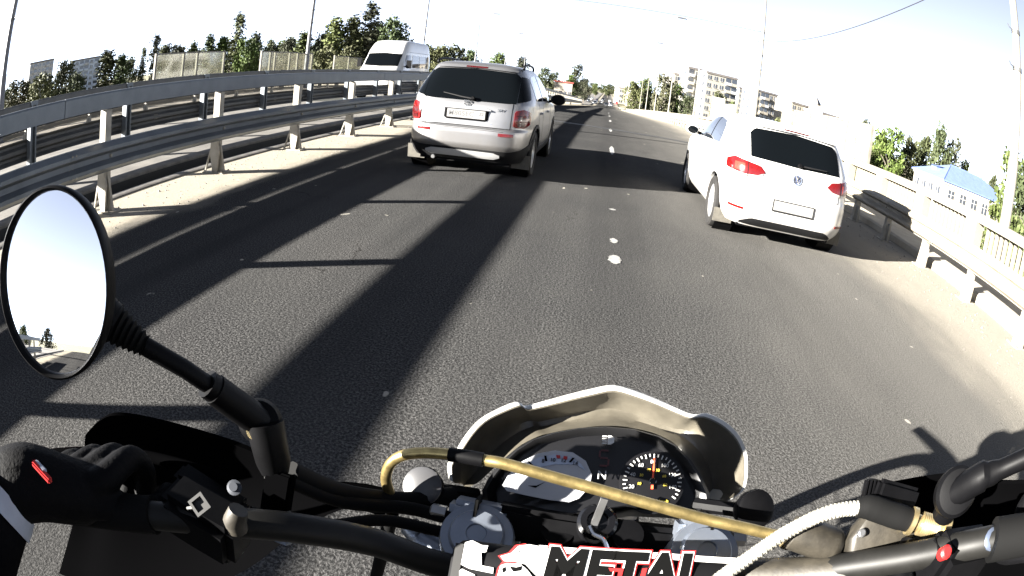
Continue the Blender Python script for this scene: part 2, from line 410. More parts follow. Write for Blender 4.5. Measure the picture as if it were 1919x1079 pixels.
# ------------------------------------------------------------------ guard rails
def wprof(x, sgn, z0, z1, t=0.005, bulge=0.085):
    """W-beam section; bulges point towards sgn*x"""
    h = z1 - z0
    k = [(0.0, 0.0), (0.02, 0.03), (1.0, 0.17), (1.0, 0.29), (0.08, 0.42), (0.08, 0.58), (1.0, 0.71), (1.0, 0.83), (0.02, 0.97), (0.0, 1.0)]
    fr = [(x + sgn * bulge * a, z0 + h * b) for a, b in k]
    bk = [(px - sgn * t, pz) for px, pz in fr]
    p = fr + bk[::-1]
    return p if sgn > 0 else p[::-1]
def post_mesh(name, kind):
    mb = MB()
    if kind == 'near':        # heavy channel post with a flared, gusseted foot
        mb.box((0, 0, 0.55), (0.11, 0.10, 1.08))
        mb.prism([(-0.055, 0.46), (0.055, 0.46), (0.105, 0.30), (0.06, 0.0), (-0.02, 0.0), (-0.075, 0.26)], -0.075, -0.051, lambda a, b, c: (a, c, b))
        mb.prism([(0.058, 0.44), (0.058, 0.0), (0.15, 0.0)], -0.02, 0.02, lambda a, b, c: (a, c, b))
        mb.prism([(-0.058, 0.30), (-0.082, 0.30), (-0.175, 0.01), (-0.15, 0.01)], -0.07, -0.045, lambda a, b, c: (a, c, b))
        mb.box((0, 0, 0.009), (0.36, 0.22, 0.018))
        for sx in (-1, 1):
            for sy in (-1, 1): mb.lathe([(0.014, 0), (0.014, 0.02)], (sx * 0.15, sy * 0.085, 0.018), (0, 0, 1), 6)
    elif kind == 'pair':      # two thin flat bars with a slot between
        for dy in (-0.055, 0.055): mb.box((0, dy, 0.62), (0.12, 0.035, 1.24))
        mb.box((-0.02, 0, 0.62), (0.03, 0.08, 1.2)); mb.box((0, 0, 0.009), (0.26, 0.24, 0.018)); mb.box((0, 0, 1.27), (0.10, 0.17, 0.06))
    else:                     # short post of the outer rail, spread foot
        mb.prism([(-0.05, 0.64), (0.05, 0.64), (0.055, 0.30), (0.085, 0.0), (-0.085, 0.0), (-0.055, 0.30)], -0.05, 0.05, lambda a, b, c: (a, c, b))
        mb.prism([(-0.02, 0.30), (0.02, 0.30), (0.02, 0.0), (-0.02, 0.0)], -0.13, -0.045, lambda a, b, c: (a, c * (1 if b > 0.1 else 1), b))
        mb.box((0, 0, 0.008), (0.24, 0.26, 0.016))
    return mb.mesh(name, GALVL if kind != 'pair' else GALV, bevel=0.004)
def guardrail(name, label, x, sgn, wx, wz, ys, pkind, pstep, p0, upper=None, m=GALV, seg=4.5, mu=None):
    t = empty(name, (x, 0, 0), label, 'guardrail')
    y = ys[0]; i = 0
    while y < ys[1]:
        y1 = min(y + seg + 0.12, ys[1]); d = 0.003 * (i % 2)
        mb = MB(); sweep(mb, wprof(wx + sgn * d, sgn, wz[0], wz[1]), cut(y, y1)); mb.build('beam', m, t, smooth=35)
        if upper:
            ux, u0, u1, th = upper
            mb = MB(); pr = [(ux - th / 2 + d, u0), (ux + th / 2 + d, u0), (ux + th / 2 + d, u1 - 0.02), (ux + th / 2 - 0.012 + d, u1), (ux - th / 2 + 0.012 + d, u1), (ux - th / 2 + d, u1 - 0.02)]
            sweep(mb, pr, cut(y, y1 - 0.12 - 0.006)); mb.build('top_beam', mu or m, t, smooth=30)
        if wz and -3 < y < 24:
            mid = (wz[0] + wz[1]) / 2
            for dz_ in (-0.105, -0.035, 0.035, 0.105):
                for dy_ in (0.03, 0.09):
                    bb = 0.002 if abs(dz_) < 0.05 else 0.075
                    MB().lathe([(0.013, 0), (0.013, 0.004), (0.008, 0.009), (0.0, 0.010)], (wx + sgn * bb * 1.0 + sgn * 0.008, y + dy_, mid + dz_ * (wz[1] - wz[0]) / 0.31 + zp(y)), (sgn, 0, 0), 8).build('splice_bolt', GALVL, t)
        y += seg; i += 1
    me = post_mesh('post', pkind)
    y = p0
    bolt = MB().lathe([(0.022, 0), (0.022, 0.008), (0.015, 0.02), (0.0, 0.022)], (0, 0, 0), (sgn, 0, 0), 10).mesh('splice_bolt', GALVL, 40)
    while y < ys[1]:
        if y > ys[0] + 0.2:
            ps = link('post', me, t, (0, y, zp(y)))
            if -2 < y < 22:
                mid = (wz[0] + wz[1]) / 2
                link('bolt', bolt, ps, (wx - x + sgn * 0.007, 0.0, mid))
        y += pstep
    return t
guardrail('guardrail', 'grey two-rail median barrier with flat top beam, left beside the silver car', -4.86, 1, -4.76, (0.44, 0.765), (-28, 118), 'near', 2.23, 4.2 - 2.23 * 13, upper=(-4.87, 1.098, 1.285, 0.10))
guardrail('guardrail', 'darker median barrier behind the nearest one, bounding the white van\'s carriageway', -7.6, -1, -7.68, (0.43, 0.76), (-28, 118), 'pair', 2.37, 4.75 - 2.37 * 13, upper=(-7.62, 1.13, 1.30, 0.10), m=GALVD, mu=GALVD)
guardrail('guardrail', 'cream sunlit low guardrail along the right shoulder beside the white hatchback', 5.0, -1, 4.91, (0.40, 0.72), (-20, 150), 'low', 1.45, 6.0 - 1.45 * 17, m=GALVL)
guardrail('guardrail', 'far low guardrail at the outer edge of the opposite carriageway', -14.5, 1, -14.4, (0.42, 0.74), (-10, 110), 'low', 2.9, 3.0 - 2.9 * 4, m=GALVD)

# ------------------------------------------------------------------ concrete parapets with balusters
bal = MB().box((0, 0, 0.325), (0.075, 0.072, 0.65)).mesh('baluster', CREAM, bevel=0.006)
pil = MB(); pil.box((-0.06, 0, 0.37), (0.26, 0.40, 0.745)); pil.box((-0.06, 0, 0.03), (0.31, 0.46, 0.06)); pil = pil.mesh('pillar', CREAM, bevel=0.008)
def parapet(x, label, y0, y1, nb_lo, nb_hi, step=2.32, ph=0.0):
    t = empty('parapet', (x, 0, 0), label, 'parapet')
    zb = 0.13
    y = y0
    while y < y1:
        ye = min(y + step, y1)
        mb = MB(); sweep(mb, [(x - 0.15, 0.84), (x + 0.13, 0.84), (x + 0.13, 0.985), (x + 0.11, 1.005), (x - 0.13, 1.005), (x - 0.15, 0.985)], cut(y + 0.004, ye - 0.004)); mb.build('top_rail', CREAM, t)
        mb = MB(); sweep(mb, [(x - 0.05, zb + 0.01), (x + 0.09, zb + 0.01), (x + 0.09, 0.27), (x - 0.05, 0.27)], cut(y + 0.004, ye - 0.004)); mb.build('base_rail', CREAM, t)
        link('pillar', pil, t, (0, y, zb - 0.03 + zp(y)))
        y += step
    rest = MB(); y = y0; k = 0
    while y < y1:
        dy = (y - y0) % step
        if 0.30 < dy < step - 0.28:
            if nb_lo < y < nb_hi and k < 298: link('baluster', bal, t, (0.05, y, 0.235 + zp(y))); k += 1
            else: rest.box((x + 0.05, y, 0.56 + zp(y)), (0.075, 0.072, 0.62))
        y += 0.17
    if rest.v: tag(rest.build('far_balusters', CREAM, t), kind='stuff')
parapet(7.2, 'cream concrete balustrade along the right sidewalk behind the low guardrail', 4.19 - 2.32 * 8, 150, 3.5, 48)
parapet(-16.6, 'pale balustrade on the far left edge of the bridge', -12, 90, 999, 1000)

# ------------------------------------------------------------------ clear noise screens
def screen_glass():
    m = bpy.data.materials.new('dusty_clear_panel'); m.use_nodes = True; n = m.node_tree; n.nodes.clear()
    out = n.nodes.new('ShaderNodeOutputMaterial'); tr = n.nodes.new('ShaderNodeBsdfTransparent'); tr.inputs[0].default_value = (0.86, 0.88, 0.84, 1)
    df = n.nodes.new('ShaderNodeBsdfDiffuse'); df.inputs[0].default_value = (0.42, 0.39, 0.30, 1)
    gl = n.nodes.new('ShaderNodeBsdfGlossy'); gl.inputs['Roughness'].default_value = 0.08; gl.inputs[0].default_value = (0.8, 0.8, 0.8, 1)
    tc = n.nodes.new('ShaderNodeTexCoord'); nz = n.nodes.new('ShaderNodeTexNoise'); nz.inputs['Scale'].default_value = 2.5; nz.inputs['Detail'].default_value = 6
    mr = n.nodes.new('ShaderNodeMapRange'); mr.inputs['From Min'].default_value = 0.3; mr.inputs['From Max'].default_value = 0.75; mr.inputs['To Min'].default_value = 0.14; mr.inputs['To Max'].default_value = 0.42
    n.links.new(tc.outputs['Object'], nz.inputs['Vector']); n.links.new(nz.outputs['Fac'], mr.inputs['Value'])
    m1 = n.nodes.new('ShaderNodeMixShader'); m2 = n.nodes.new('ShaderNodeMixShader'); m2.inputs[0].default_value = 0.06
    n.links.new(mr.outputs['Result'], m1.inputs[0]); n.links.new(tr.outputs[0], m1.inputs[1]); n.links.new(df.outputs[0], m1.inputs[2])
    n.links.new(m1.outputs[0], m2.inputs[1]); n.links.new(gl.outputs[0], m2.inputs[2]); n.links.new(m2.outputs[0], out.inputs['Surface'])
    return m
SCREEN = screen_glass()
SFR = mat('aged_screen_frame', (0.10, 0.092, 0.075), 0.7, var=0.2, vscale=4)
def noise_screen(x, posts, ztop, label, gaps=()):
    y0, y1 = posts[0], posts[-1]
    t = empty('noise_screen', (x, (y0 + y1) / 2, 1.0), label, 'noise screen')
    for y in posts: MB().box((x, y, 0.98 + (ztop - 0.98) / 2 + zp(y)), (0.09, 0.10, ztop - 0.98)).build('post', SFR, t)
    for a, b in zip(posts[:-1], posts[1:]):
        if (a, b) in gaps: continue
        zz = zp((a + b) / 2)
        MB().box((x, (a + b) / 2, zz + (1.06 + ztop - 0.06) / 2), (0.012, b - a - 0.11, ztop - 0.06 - 1.06)).build('pane', SCREEN, t)
        MB().box((x, (a + b) / 2, zz + ztop - 0.03), (0.06, b - a - 0.102, 0.055)).build('top_frame', SFR, t)
        MB().box((x, (a + b) / 2, zz + 1.035), (0.06, b - a - 0.102, 0.045)).build('bottom_frame', SFR, t)
noise_screen(7.22, [14.75, 16.6, 18.4, 20.2, 22.0, 23.8], 2.08, 'clear framed noise screen on the right balustrade behind the white hatchback')
noise_screen(-16.62, [17.12, 19.0, 19.98, 22.06], 2.2, 'dusty noise screen, longer of the two panes beside the left tree row')
noise_screen(-16.62, [25.36, 26.25, 26.74, 28.29, 29.2, 30.95], 2.2, 'dusty noise screen with narrow panes left of the white van')
noise_screen(-16.62, [34.0, 36.2, 38.4], 2.2, 'dusty noise screen half hidden behind the white van')
noise_screen(7.22, [33, 35.0, 37.0], 2.0, 'small clear noise screen farther along the right balustrade')

# ------------------------------------------------------------------ lamp and wire poles
def pole(x, y, h, r0, m, label, group, arms=True):
    t = empty('wire_pole', (x, y, zp(y)), label, 'pole', group)
    z0 = zp(y)
    MB().tube([(x, y, z0 - 0.3), (x, y, z0 + 2.2), (x, y, z0 + 2.25), (x, y, z0 + h)], [r0, r0 * 0.96, r0 * 0.82, r0 * 0.5], 12).build('shaft', m, t, smooth=40)
    MB().lathe([(r0 * 1.9, 0.0), (r0 * 1.9, 0.05), (r0 * 1.25, 0.08), (r0 * 1.15, 0.28), (r0 * 1.02, 0.3)], (x, y, z0 + 0.1), (0, 0, 1), 12).build('base', m, t, smooth=40)
    for cz in (3.97, 4.74, 6.0):
        if cz < h - 0.3:
            rc = r0 * (0.82 - 0.32 * (cz - 2.25) / (h - 2.25)) + 0.006
            mb = MB().lathe([(rc + 0.012, -0.04), (rc + 0.012, 0.04), (rc - 0.004, 0.04), (rc - 0.004, -0.04)], (x, y, z0 + cz), (0, 0, 1), 12, close=True)
            s = -1 if x > 0 else 1
            mb.tube([(x + s * rc, y, z0 + cz), (x + s * (rc + 0.12), y, z0 + cz + 0.02), (x + s * (rc + 0.16), y, z0 + cz + 0.07)], 0.012, 6)
            mb.build('clamp', GALVD, t)
    s = -1 if x > 0 else 1
    MB().tube(spline([(x, y, z0 + h - 0.3), (x + s * 0.15, y, z0 + h + 0.35), (x + s * 0.9, y, z0 + h + 0.75), (x + s * 1.7, y, z0 + h + 0.85)], 5), 0.035, 8).build('arm', m, t, smooth=40)
    mb = MB(); mb.box((x + s * 2.0, y, z0 + h + 0.87), (0.7, 0.24, 0.12)); mb.build('lamp_head', GALVD, t, bevel=0.03)
    return t
RY = [8.17 + 21.6 * k for k in range(-2, 7)]
rlab = {0: 'thick sunlit pole at the right edge in front of the blue-roofed house', 1: 'slender pole behind the roof of the white hatchback', 2: 'pole standing before the pale apartment block with balconies', 3: 'pole second beyond the apartment block pole on the right', 4: 'pole amid the right roadside trees, fourth from camera', 5: 'thin pole far along the right balustrade near the road crest', 6: 'thinnest pole at the far right end of the bridge'}
for k, y in enumerate(RY):
    i = k - 2
    if i < 0: continue
    pole(7.5, y, 8.6, 0.135 if i <= 0 else 0.105, POLE, rlab[i], 'right poles')
llab = {0: 'dark pole at the far left edge of the view', 1: 'tall grey pole left of the white van', 2: 'grey pole rising behind the white van\'s rear', 3: 'thin pole above the silver car\'s roof, left one', 4: 'thin pole above the silver car\'s roof, right one', 5: 'very thin distant pole just right of the silver car'}
for i in range(-1, 6):
    y = 8.65 + 21.3 * i
    pole(-16.4, y, 9.6, 0.13, POLED, llab.get(i, 'grey pole mirrored in the round motorcycle mirror'), 'left poles')
# wires
def wire(a, b, sag, label, r=0.011, n=14):
    a, b = Vector(a), Vector(b); pts = []
    for k in range(n + 1):
        t = k / n; p = a.lerp(b, t); p.z -= sag * 4 * t * (1 - t); pts.append(p)
    tag(MB().tube(pts, r, 5, cap=False).build('overhead_wire', WIRE), label, 'wire', 'overhead wires')
wl = ['span wire from the slender right pole across the road', 'span wire from the apartment block pole across the road', 'farther span wire over the road crest', 'most distant span wire over the road']
for k in range(4):
    y = RY[3 + k]; yl = 8.65 + 21.3 * (k + 1)
    wire((7.4, y, 6.0 + zp(y)), (-16.3, yl, 6.2 + zp(yl)), 0.25, wl[k])
wire((7.4, RY[2], 6.3), (7.4, RY[3], 5.6 + zp(RY[3])), 0.85, 'dark sagging cable between the two nearest right poles', 0.014, 24)
for k in range(3, 6):
    wire((7.4, RY[k], 5.6 + zp(RY[k])), (7.4, RY[k + 1], 5.6 + zp(RY[k + 1])), 0.6, ['sagging cable between the second and third right poles', 'sagging cable between the third and fourth right poles', 'sagging cable between the fourth and fifth right poles'][k - 3], 0.012)

# ------------------------------------------------------------------ trees
LEAF = []
for i, (a, b) in enumerate([((0.020, 0.030, 0.010), (0.075, 0.088, 0.026)), ((0.016, 0.024, 0.011), (0.052, 0.062, 0.024)), ((0.030, 0.040, 0.014), (0.10, 0.105, 0.040))]):
    m = mat('foliage_%d' % i, a, 0.7, col2=b, vscale=0.8, detail=5, spec=0.2); LEAF.append(m)
    n_ = m.node_tree; b_ = n_.nodes['Principled BSDF']; oi = n_.nodes.new('ShaderNodeObjectInfo'); hs_ = n_.nodes.new('ShaderNodeHueSaturation')
    src_ = b_.inputs['Base Color'].links[0].from_socket
    for key_, lo_, hi_ in (('Value', 0.62, 1.12), ('Hue', 0.47, 0.52), ('Saturation', 0.75, 1.15)):
        r_ = n_.nodes.new('ShaderNodeMapRange'); r_.inputs['To Min'].default_value = lo_; r_.inputs['To Max'].default_value = hi_; n_.links.new(oi.outputs['Random'], r_.inputs['Value']); n_.links.new(r_.outputs['Result'], hs_.inputs[key_])
    n_.links.new(src_, hs_.inputs['Color']); n_.links.new(hs_.outputs['Color'], b_.inputs['Base Color'])
BARK = mat('bark', (0.09, 0.075, 0.06), 0.9, var=0.3, vscale=8, bump=0.5, bscale=20)
def crown_mesh(kind, seed, n_cl, n_leaf, size):
    """unit tree: height 1, crown built of leaf quads gathered in clumps; returns crown mesh data (verts, faces)"""
    rr = np.random.RandomState(seed); V, F = [], []
    def radius(t):
        if kind == 'poplar': return 0.115 * (math.sin(math.pi * min(1, t * 0.92 + 0.06)) ** 0.6) * (1 - 0.35 * t)
        if kind == 'spire': return 0.085 * (1 - t) ** 0.7 * (0.35 + min(1, t * 4) * 0.65) + 0.01
        if kind == 'bush': return 0.42 * math.sqrt(max(0, 1 - (2 * t - 0.9) ** 2 / 1.25))
        return 0.33 * math.sqrt(max(0.0, 1 - (2 * t - 1) ** 2)) ** 0.8
    z0 = {'poplar': 0.10, 'spire': 0.08, 'bush': 0.02, 'round': 0.22}[kind]
    for c in range(n_cl):
        t = (c + rr.rand()) / n_cl; rad = radius(t); a = rr.rand() * 6.283
        q = math.sqrt(rr.rand()) * 0.92 * (0.75 + 0.5 * rr.rand())
        cx_, cy_, cz_ = math.cos(a) * rad * q, math.sin(a) * rad * q, z0 + (1 - z0) * t * 0.97
        cr = {'poplar': 0.055, 'spire': 0.04, 'bush': 0.13, 'round': 0.10}[kind] * (0.6 + 0.8 * rr.rand())
        nl = int(n_leaf * (0.6 + 0.8 * rr.rand()))
        for k in range(nl):
            d = rr.normal(size=3); d /= np.linalg.norm(d) + 1e-9; d *= cr * rr.rand() ** 0.4
            if kind in ('poplar', 'spire'): d[2] *= 1.7
            p = np.array((cx_, cy_, cz_)) + d
            u = rr.normal(size=3); u /= np.linalg.norm(u); w = np.cross(u, rr.normal(size=3)); w /= np.linalg.norm(w) + 1e-9
            sz = size * (0.55 + 0.9 * rr.rand())
            n0 = len(V); V += [tuple(p - u * sz), tuple(p + w * sz * 0.55), tuple(p + u * sz), tuple(p - w * sz * 0.55)]; F.append((n0, n0 + 1, n0 + 2, n0 + 3))
    return V, F
def trunk_mb(kind, seed):
    rr = random.Random(seed); mb = MB()
    top = {'poplar': 0.9, 'spire': 0.92, 'bush': 0.5, 'round': 0.7}[kind]; r = {'poplar': 0.014, 'spire': 0.012, 'bush': 0.02, 'round': 0.026}[kind]
    mb.tube([(0, 0, -0.02), (rr.uniform(-.01, .01), 0, top * 0.4), (rr.uniform(-.02, .02), rr.uniform(-.02, .02), top)], [r, r * 0.75, r * 0.2], 7)
    for k in range(9):
        z = top * (0.25 + 0.07 * k); a = rr.random() * 6.28; L = (0.22 if kind in ('round', 'bush') else 0.07) * (0.7 + 0.5 * rr.random())
        mb.tube([(0, 0, z), (math.cos(a) * L * 0.5, math.sin(a) * L * 0.5, z + L * 0.45), (math.cos(a) * L, math.sin(a) * L, z + L * 0.75)], [r * 0.42, r * 0.28, r * 0.08], 5, cap=False)
    return mb
CROWNS = {}
for kind, nv, ncl, nl, size in (('poplar', 3, 70, 42, 0.018), ('spire', 2, 60, 34, 0.014), ('bush', 2, 60, 46, 0.030), ('round', 4, 75, 48, 0.024)):
    for v in range(nv):
        V, F = crown_mesh(kind, 11 * v + len(kind), ncl, nl, size)
        mb = MB(); mb.v = V; mb.f = F
        CROWNS[(kind, v)] = [mb.mesh('crown', LEAF[j]) for j in range(3)], trunk_mb(kind, v).mesh('trunk', BARK, 60)
def tree(az, d, el_top, kind, v, lf, label, wide=1.0, group=None, base=None, name=None, xy=None):
    x, y = xy if xy else (d * math.sin(R(az)), d * math.cos(R(az)))
    b = ZG if base is None else base
    h = CAM_H + d * math.tan(R(el_top)) - b
    nm = name or {'poplar': 'poplar_tree', 'spire': 'poplar_tree', 'bush': 'shrub', 'round': 'broadleaf_tree'}[kind]
    t = empty(nm, (x, y, b), label, 'shrub' if kind == 'bush' else 'tree', group)
    rz = random.random() * 6.28
    cm, tm = CROWNS[(kind, v)]
    link('crown', cm[lf], t, rot=(0, 0, rz), scale=(h * wide, h * wide, h))
    link('trunk', tm, t, rot=(0, 0, rz), scale=(h * min(wide, 1.3), h * min(wide, 1.3), h))
    return t
LT = 'trees behind the left bridge edge'
for a in [
    (-61.5, 150, 1.0, 'round', 0, 0, 'low green tree at the far left frame edge beside the dark pole', 1.2),
    (-59.9, 140, 1.5, 'round', 1, 2, 'yellowish round tree below the left apartment block', 1.1),
    (-57.2, 130, 1.4, 'bush', 0, 2, 'bright low bush before the left apartment block', 1.0),
    (-54.6, 140, 2.35, 'round', 2, 0, 'tree between the two left apartment blocks', 0.75),
    (-53.2, 125, 1.0, 'bush', 1, 1, 'dark bush before the second left apartment block', 0.8),
    (-49.6, 135, 2.65, 'poplar', 0, 0, 'broad poplar just right of the left apartment blocks', 1.7),
    (-47.9, 140, 2.1, 'poplar', 1, 1, 'dark shorter poplar beside the broad left one', 1.5),
    (-46.9, 150, 1.7, 'round', 3, 1, 'dark round tree left of the pointed poplar', 0.7),
    (-45.5, 150, 2.6, 'spire', 0, 0, 'thin pointed poplar left of the white screen post', 1.0),
    (-44.3, 140, 3.8, 'spire', 1, 1, 'tall narrow poplar at the left end of the noise screen', 1.2),
    (-42.0, 160, 2.3, 'round', 0, 1, 'first round tree behind the longer left noise screen', 0.8),
    (-40.3, 160, 2.6, 'poplar', 2, 0, 'small poplar behind the longer left noise screen', 1.4),
    (-38.6, 150, 3.15, 'poplar', 0, 1, 'grey-green poplar behind the right part of the longer screen', 1.3),
    (-37.2, 150, 3.0, 'poplar', 1, 0, 'poplar left neighbour of the tallest spire poplar', 1.4),
    (-35.8, 140, 5.2, 'spire', 0, 0, 'tallest spire-shaped poplar in the gap between noise screens', 1.5),
    (-34.8, 135, 2.6, 'round', 1, 0, 'leafy tree at the foot of the tallest spire poplar', 0.8),
    (-33.9, 145, 3.15, 'poplar', 2, 1, 'dark poplar right of the tallest spire poplar', 1.6),
    (-32.2, 170, 2.1, 'round', 2, 1, 'small distant tree behind the narrow-paned screen', 0.7),
    (-30.6, 160, 2.4, 'round', 3, 1, 'dark tree behind the narrow-paned screen, left of the grey pole', 0.7),
    (-29.2, 150, 3.2, 'poplar', 1, 0, 'poplar touching the tall grey pole on its left side', 1.7),
    (-27.4, 140, 3.1, 'round', 0, 1, 'loose tree right behind the tall grey pole', 0.7),
    (-26.3, 130, 4.4, 'poplar', 0, 2, 'bright bushy poplar between grey pole and white van', 1.6),
    (-27.0, 105, 1.6, 'bush', 0, 2, 'sunlit bush at the foot of the bushy poplar', 0.9),
    (-24.6, 130, 4.7, 'poplar', 2, 0, 'leaning poplar left of the one above the van', 1.5),
    (-23.0, 130, 6.4, 'spire', 1, 1, 'highest pointed poplar rising above the white van\'s front', 1.6),
    (-24.8, 100, 1.5, 'bush', 1, 2, 'yellow-green bush at the white van\'s windscreen edge', 0.9),
    (-20.8, 140, 4.6, 'round', 1, 1, 'dark spreading tree above the white van\'s roof', 0.75),
    (-22.0, 150, 4.2, 'poplar', 1, 1, 'dark poplar just above the van\'s cab roof', 1.4),
    (-15.9, 150, 2.2, 'round', 2, 2, 'bright tree right of the white van', 0.9),
    (-14.6, 170, 2.4, 'round', 3, 0, 'tree touching the left roof edge of the silver car', 0.9),
    (-13.1, 180, 2.1, 'round', 0, 1, 'tree above the silver car\'s high brake light', 0.8),
    (-10.6, 190, 2.0, 'round', 1, 0, 'tree above the middle right of the silver car\'s roof', 0.95),
    (-8.3, 200, 1.9, 'round', 2, 1, 'tree behind the silver car\'s right roof rail', 0.7),
    (-6.1, 210, 1.2, 'round', 3, 1, 'dark tree left of the cream kiosk', 0.7),
    ]:
    tree(*a[:7], wide=a[7] * (1.3 if a[0] < -44 else 0.95), group=LT)
rr = random.Random(21)
ORD = ['first', 'second', 'third', 'fourth', 'fifth', 'sixth', 'seventh', 'eighth', 'ninth', 'tenth', 'eleventh', 'twelfth', 'thirteenth', 'fourteenth', 'fifteenth', 'sixteenth', 'seventeenth', 'eighteenth', 'nineteenth', 'twentieth'] + ['twenty-' + w for w in ('first', 'second', 'third', 'fourth', 'fifth', 'sixth', 'seventh', 'eighth', 'ninth')] + ['thirtieth'] + ['thirty-' + w for w in ('first', 'second', 'third', 'fourth', 'fifth', 'sixth', 'seventh', 'eighth', 'ninth')]
az = -43.4; k = 0
while az < -15.5:
    nth = ORD[k]
    tree(az, rr.uniform(165, 205), rr.uniform(1.8, 2.7) if az < -26 or az > -18.5 else rr.uniform(2.4, 3.7), ('poplar', 'round', 'poplar')[k % 3], k % 3, (0, 1, 0, 2)[k % 4], nth + ' lower tree from the left in the row behind the left noise screens', wide=rr.uniform(1.25, 1.7) if k % 3 != 1 else rr.uniform(0.7, 0.95), group='lower trees filling the left row')
    az += rr.uniform(0.75, 1.25); k += 1
ST = 'trees along the far street'
for a in [
    (-3.0, 220, 1.85, 'round', 1, 1, 'tall dark tree right of the cream kiosk', 0.55),
    (-3.6, 200, 0.75, 'round', 0, 0, 'green tree directly behind the cream kiosk', 0.7),
    (-2.2, 235, 0.6, 'round', 2, 1, 'dark tree at the left side of the far street', 0.8),
    (-1.2, 420, 0.35, 'round', 3, 0, 'distant round tree above the far traffic', 0.9),
    (0.0, 480, 0.45, 'round', 0, 0, 'distant tree group leader in the centre of the far street', 1.0),
    (0.9, 520, 0.25, 'round', 2, 2, 'distant tree left of the cream corner house', 0.9),
    (-5.2, 300, 0.8, 'round', 1, 1, 'tree far behind the cream kiosk, to its left', 0.9),
    (-3.4, 262, 0.35, 'round', 3, 1, 'dark street tree behind the kiosk\'s right corner', 0.9),
    (-2.9, 300, 0.2, 'round', 0, 1, 'second dark tree along the left pavement of the far street', 0.9),
    (-2.5, 340, 0.15, 'round', 2, 0, 'third tree along the left pavement of the far street', 0.9),
    (-2.2, 390, 0.1, 'round', 1, 0, 'fourth tree along the left pavement of the far street', 0.9),
    (-0.55, 640, 0.3, 'round', 1, 0, 'hazy tree closing the end of the far street, left one', 1.2),
    (0.35, 660, 0.35, 'round', 3, 0, 'hazy tree closing the end of the far street, right one', 1.2),
    (-1.5, 600, 0.3, 'round', 2, 1, 'hazy tree left of the street end', 1.2),
    (20.4, 85, 0.2, 'round', 1, 2, 'light tree behind the middle panes of the clear noise screen', 0.8),
    (22.2, 82, 0.5, 'round', 3, 2, 'light tree behind the right panes of the clear noise screen', 0.7),
    (24.8, 76, 0.4, 'round', 0, 2, 'yellow-green tree filling the last pane of the clear screen', 0.7),
    (2.4, 160, 1.05, 'round', 0, 2, 'leftmost of the bright trees beyond the right balustrade', 0.8),
    (3.5, 165, 1.5, 'round', 2, 0, 'second bright tree beyond the right balustrade', 0.75),
    (5.2, 150, 2.1, 'round', 1, 2, 'largest bright tree beyond the right balustrade', 0.75),
    (6.4, 155, 1.5, 'round', 3, 0, 'tree right of the largest bright tree beyond the balustrade', 0.7),
    (7.6, 150, 0.6, 'round', 0, 1, 'dark tree in front of the pale apartment block', 0.7),
    (10.5, 130, 1.5, 'round', 1, 0, 'young tree in front of the pale block, above the white hatchback', 0.5),
    (11.9, 130, 0.8, 'round', 3, 0, 'shorter young tree beside the one before the pale block', 0.5),
    (16.6, 120, 0.2, 'bush', 0, 2, 'low shrub behind the white hatchback roof near the lattice mast', 0.7),
    (25.3, 130, 2.5, 'round', 2, 0, 'small tree top peeking over the clear noise screen', 0.5),
    (23.6, 110, 0.9, 'round', 0, 2, 'pale green tree behind the clear noise screen', 0.8),
    (26.0, 90, 0.6, 'bush', 1, 2, 'light bush behind the last pane of the clear noise screen', 0.9),
    ]:
    tree(*a[:7], wide=a[7], group=ST)
RT = 'trees behind the right balustrade'
for a in [
    (28.3, 80, 2.5, 'round', 1, 0, 'big dark green tree left of the blue-roofed house', 0.75),
    (27.2, 82, 1.6, 'round', 3, 0, 'green tree beside the end post of the noise screen', 0.6),
    (30.2, 85, 2.2, 'round', 2, 0, 'tree directly left of the blue roof', 0.6),
    (31.9, 92, 2.9, 'round', 0, 0, 'tree behind the left gable of the blue roof', 0.6),
    (33.7, 88, 4.3, 'round', 3, 1, 'greyish tall tree above the blue roof\'s left end', 0.5),
    (35.2, 90, 3.6, 'round', 1, 0, 'tree above the blue roof\'s ridge', 0.45),
    (36.9, 95, 2.0, 'round', 2, 2, 'low yellowing tree behind the blue roof', 0.5),
    (40.3, 95, 1.9, 'round', 0, 0, 'small tree behind the right end of the blue roof', 0.5),
    (43.6, 45, 4.6, 'round', 1, 0, 'leafy tree at the right frame edge beyond the thick pole', 0.75),
    (46.0, 42, 3.8, 'round', 2, 1, 'tree at the extreme right edge behind the balustrade', 0.8),
    (44.2, 36, -1.5, 'bush', 0, 0, 'shrub seen through the nearest right balusters', 0.9),
    (40.9, 40, -3.0, 'bush', 1, 0, 'green shrub below the blue-roofed house, behind the balusters', 0.8),
    ]:
    tree(*a[:7], wide=a[7], group=RT)
MT = 'trees mirrored behind the rider'
for k, (x, y, h, kd, v) in enumerate([(-40, -60, 22, 'spire', 0), (-36, -75, 15, 'poplar', 1), (-30, -95, 11, 'round', 2), (-24, -110, 10, 'round', 3), (-19, -140, 11, 'round', 0), (-46, -48, 14, 'round', 1)]):
    d = math.hypot(x, y)
    tree(0, d, math.degrees(math.atan((h + ZG - CAM_H) / d)), kd, v, k % 3, ['pointed poplar mirrored in the round mirror\'s left side', 'poplar beside the pointed one in the round mirror', 'low tree in the round mirror, behind the rails', 'second low tree in the round mirror', 'farthest tree in the round mirror', 'tree at the outer rim of the round mirror'][k], xy=(x, y), group=MT)

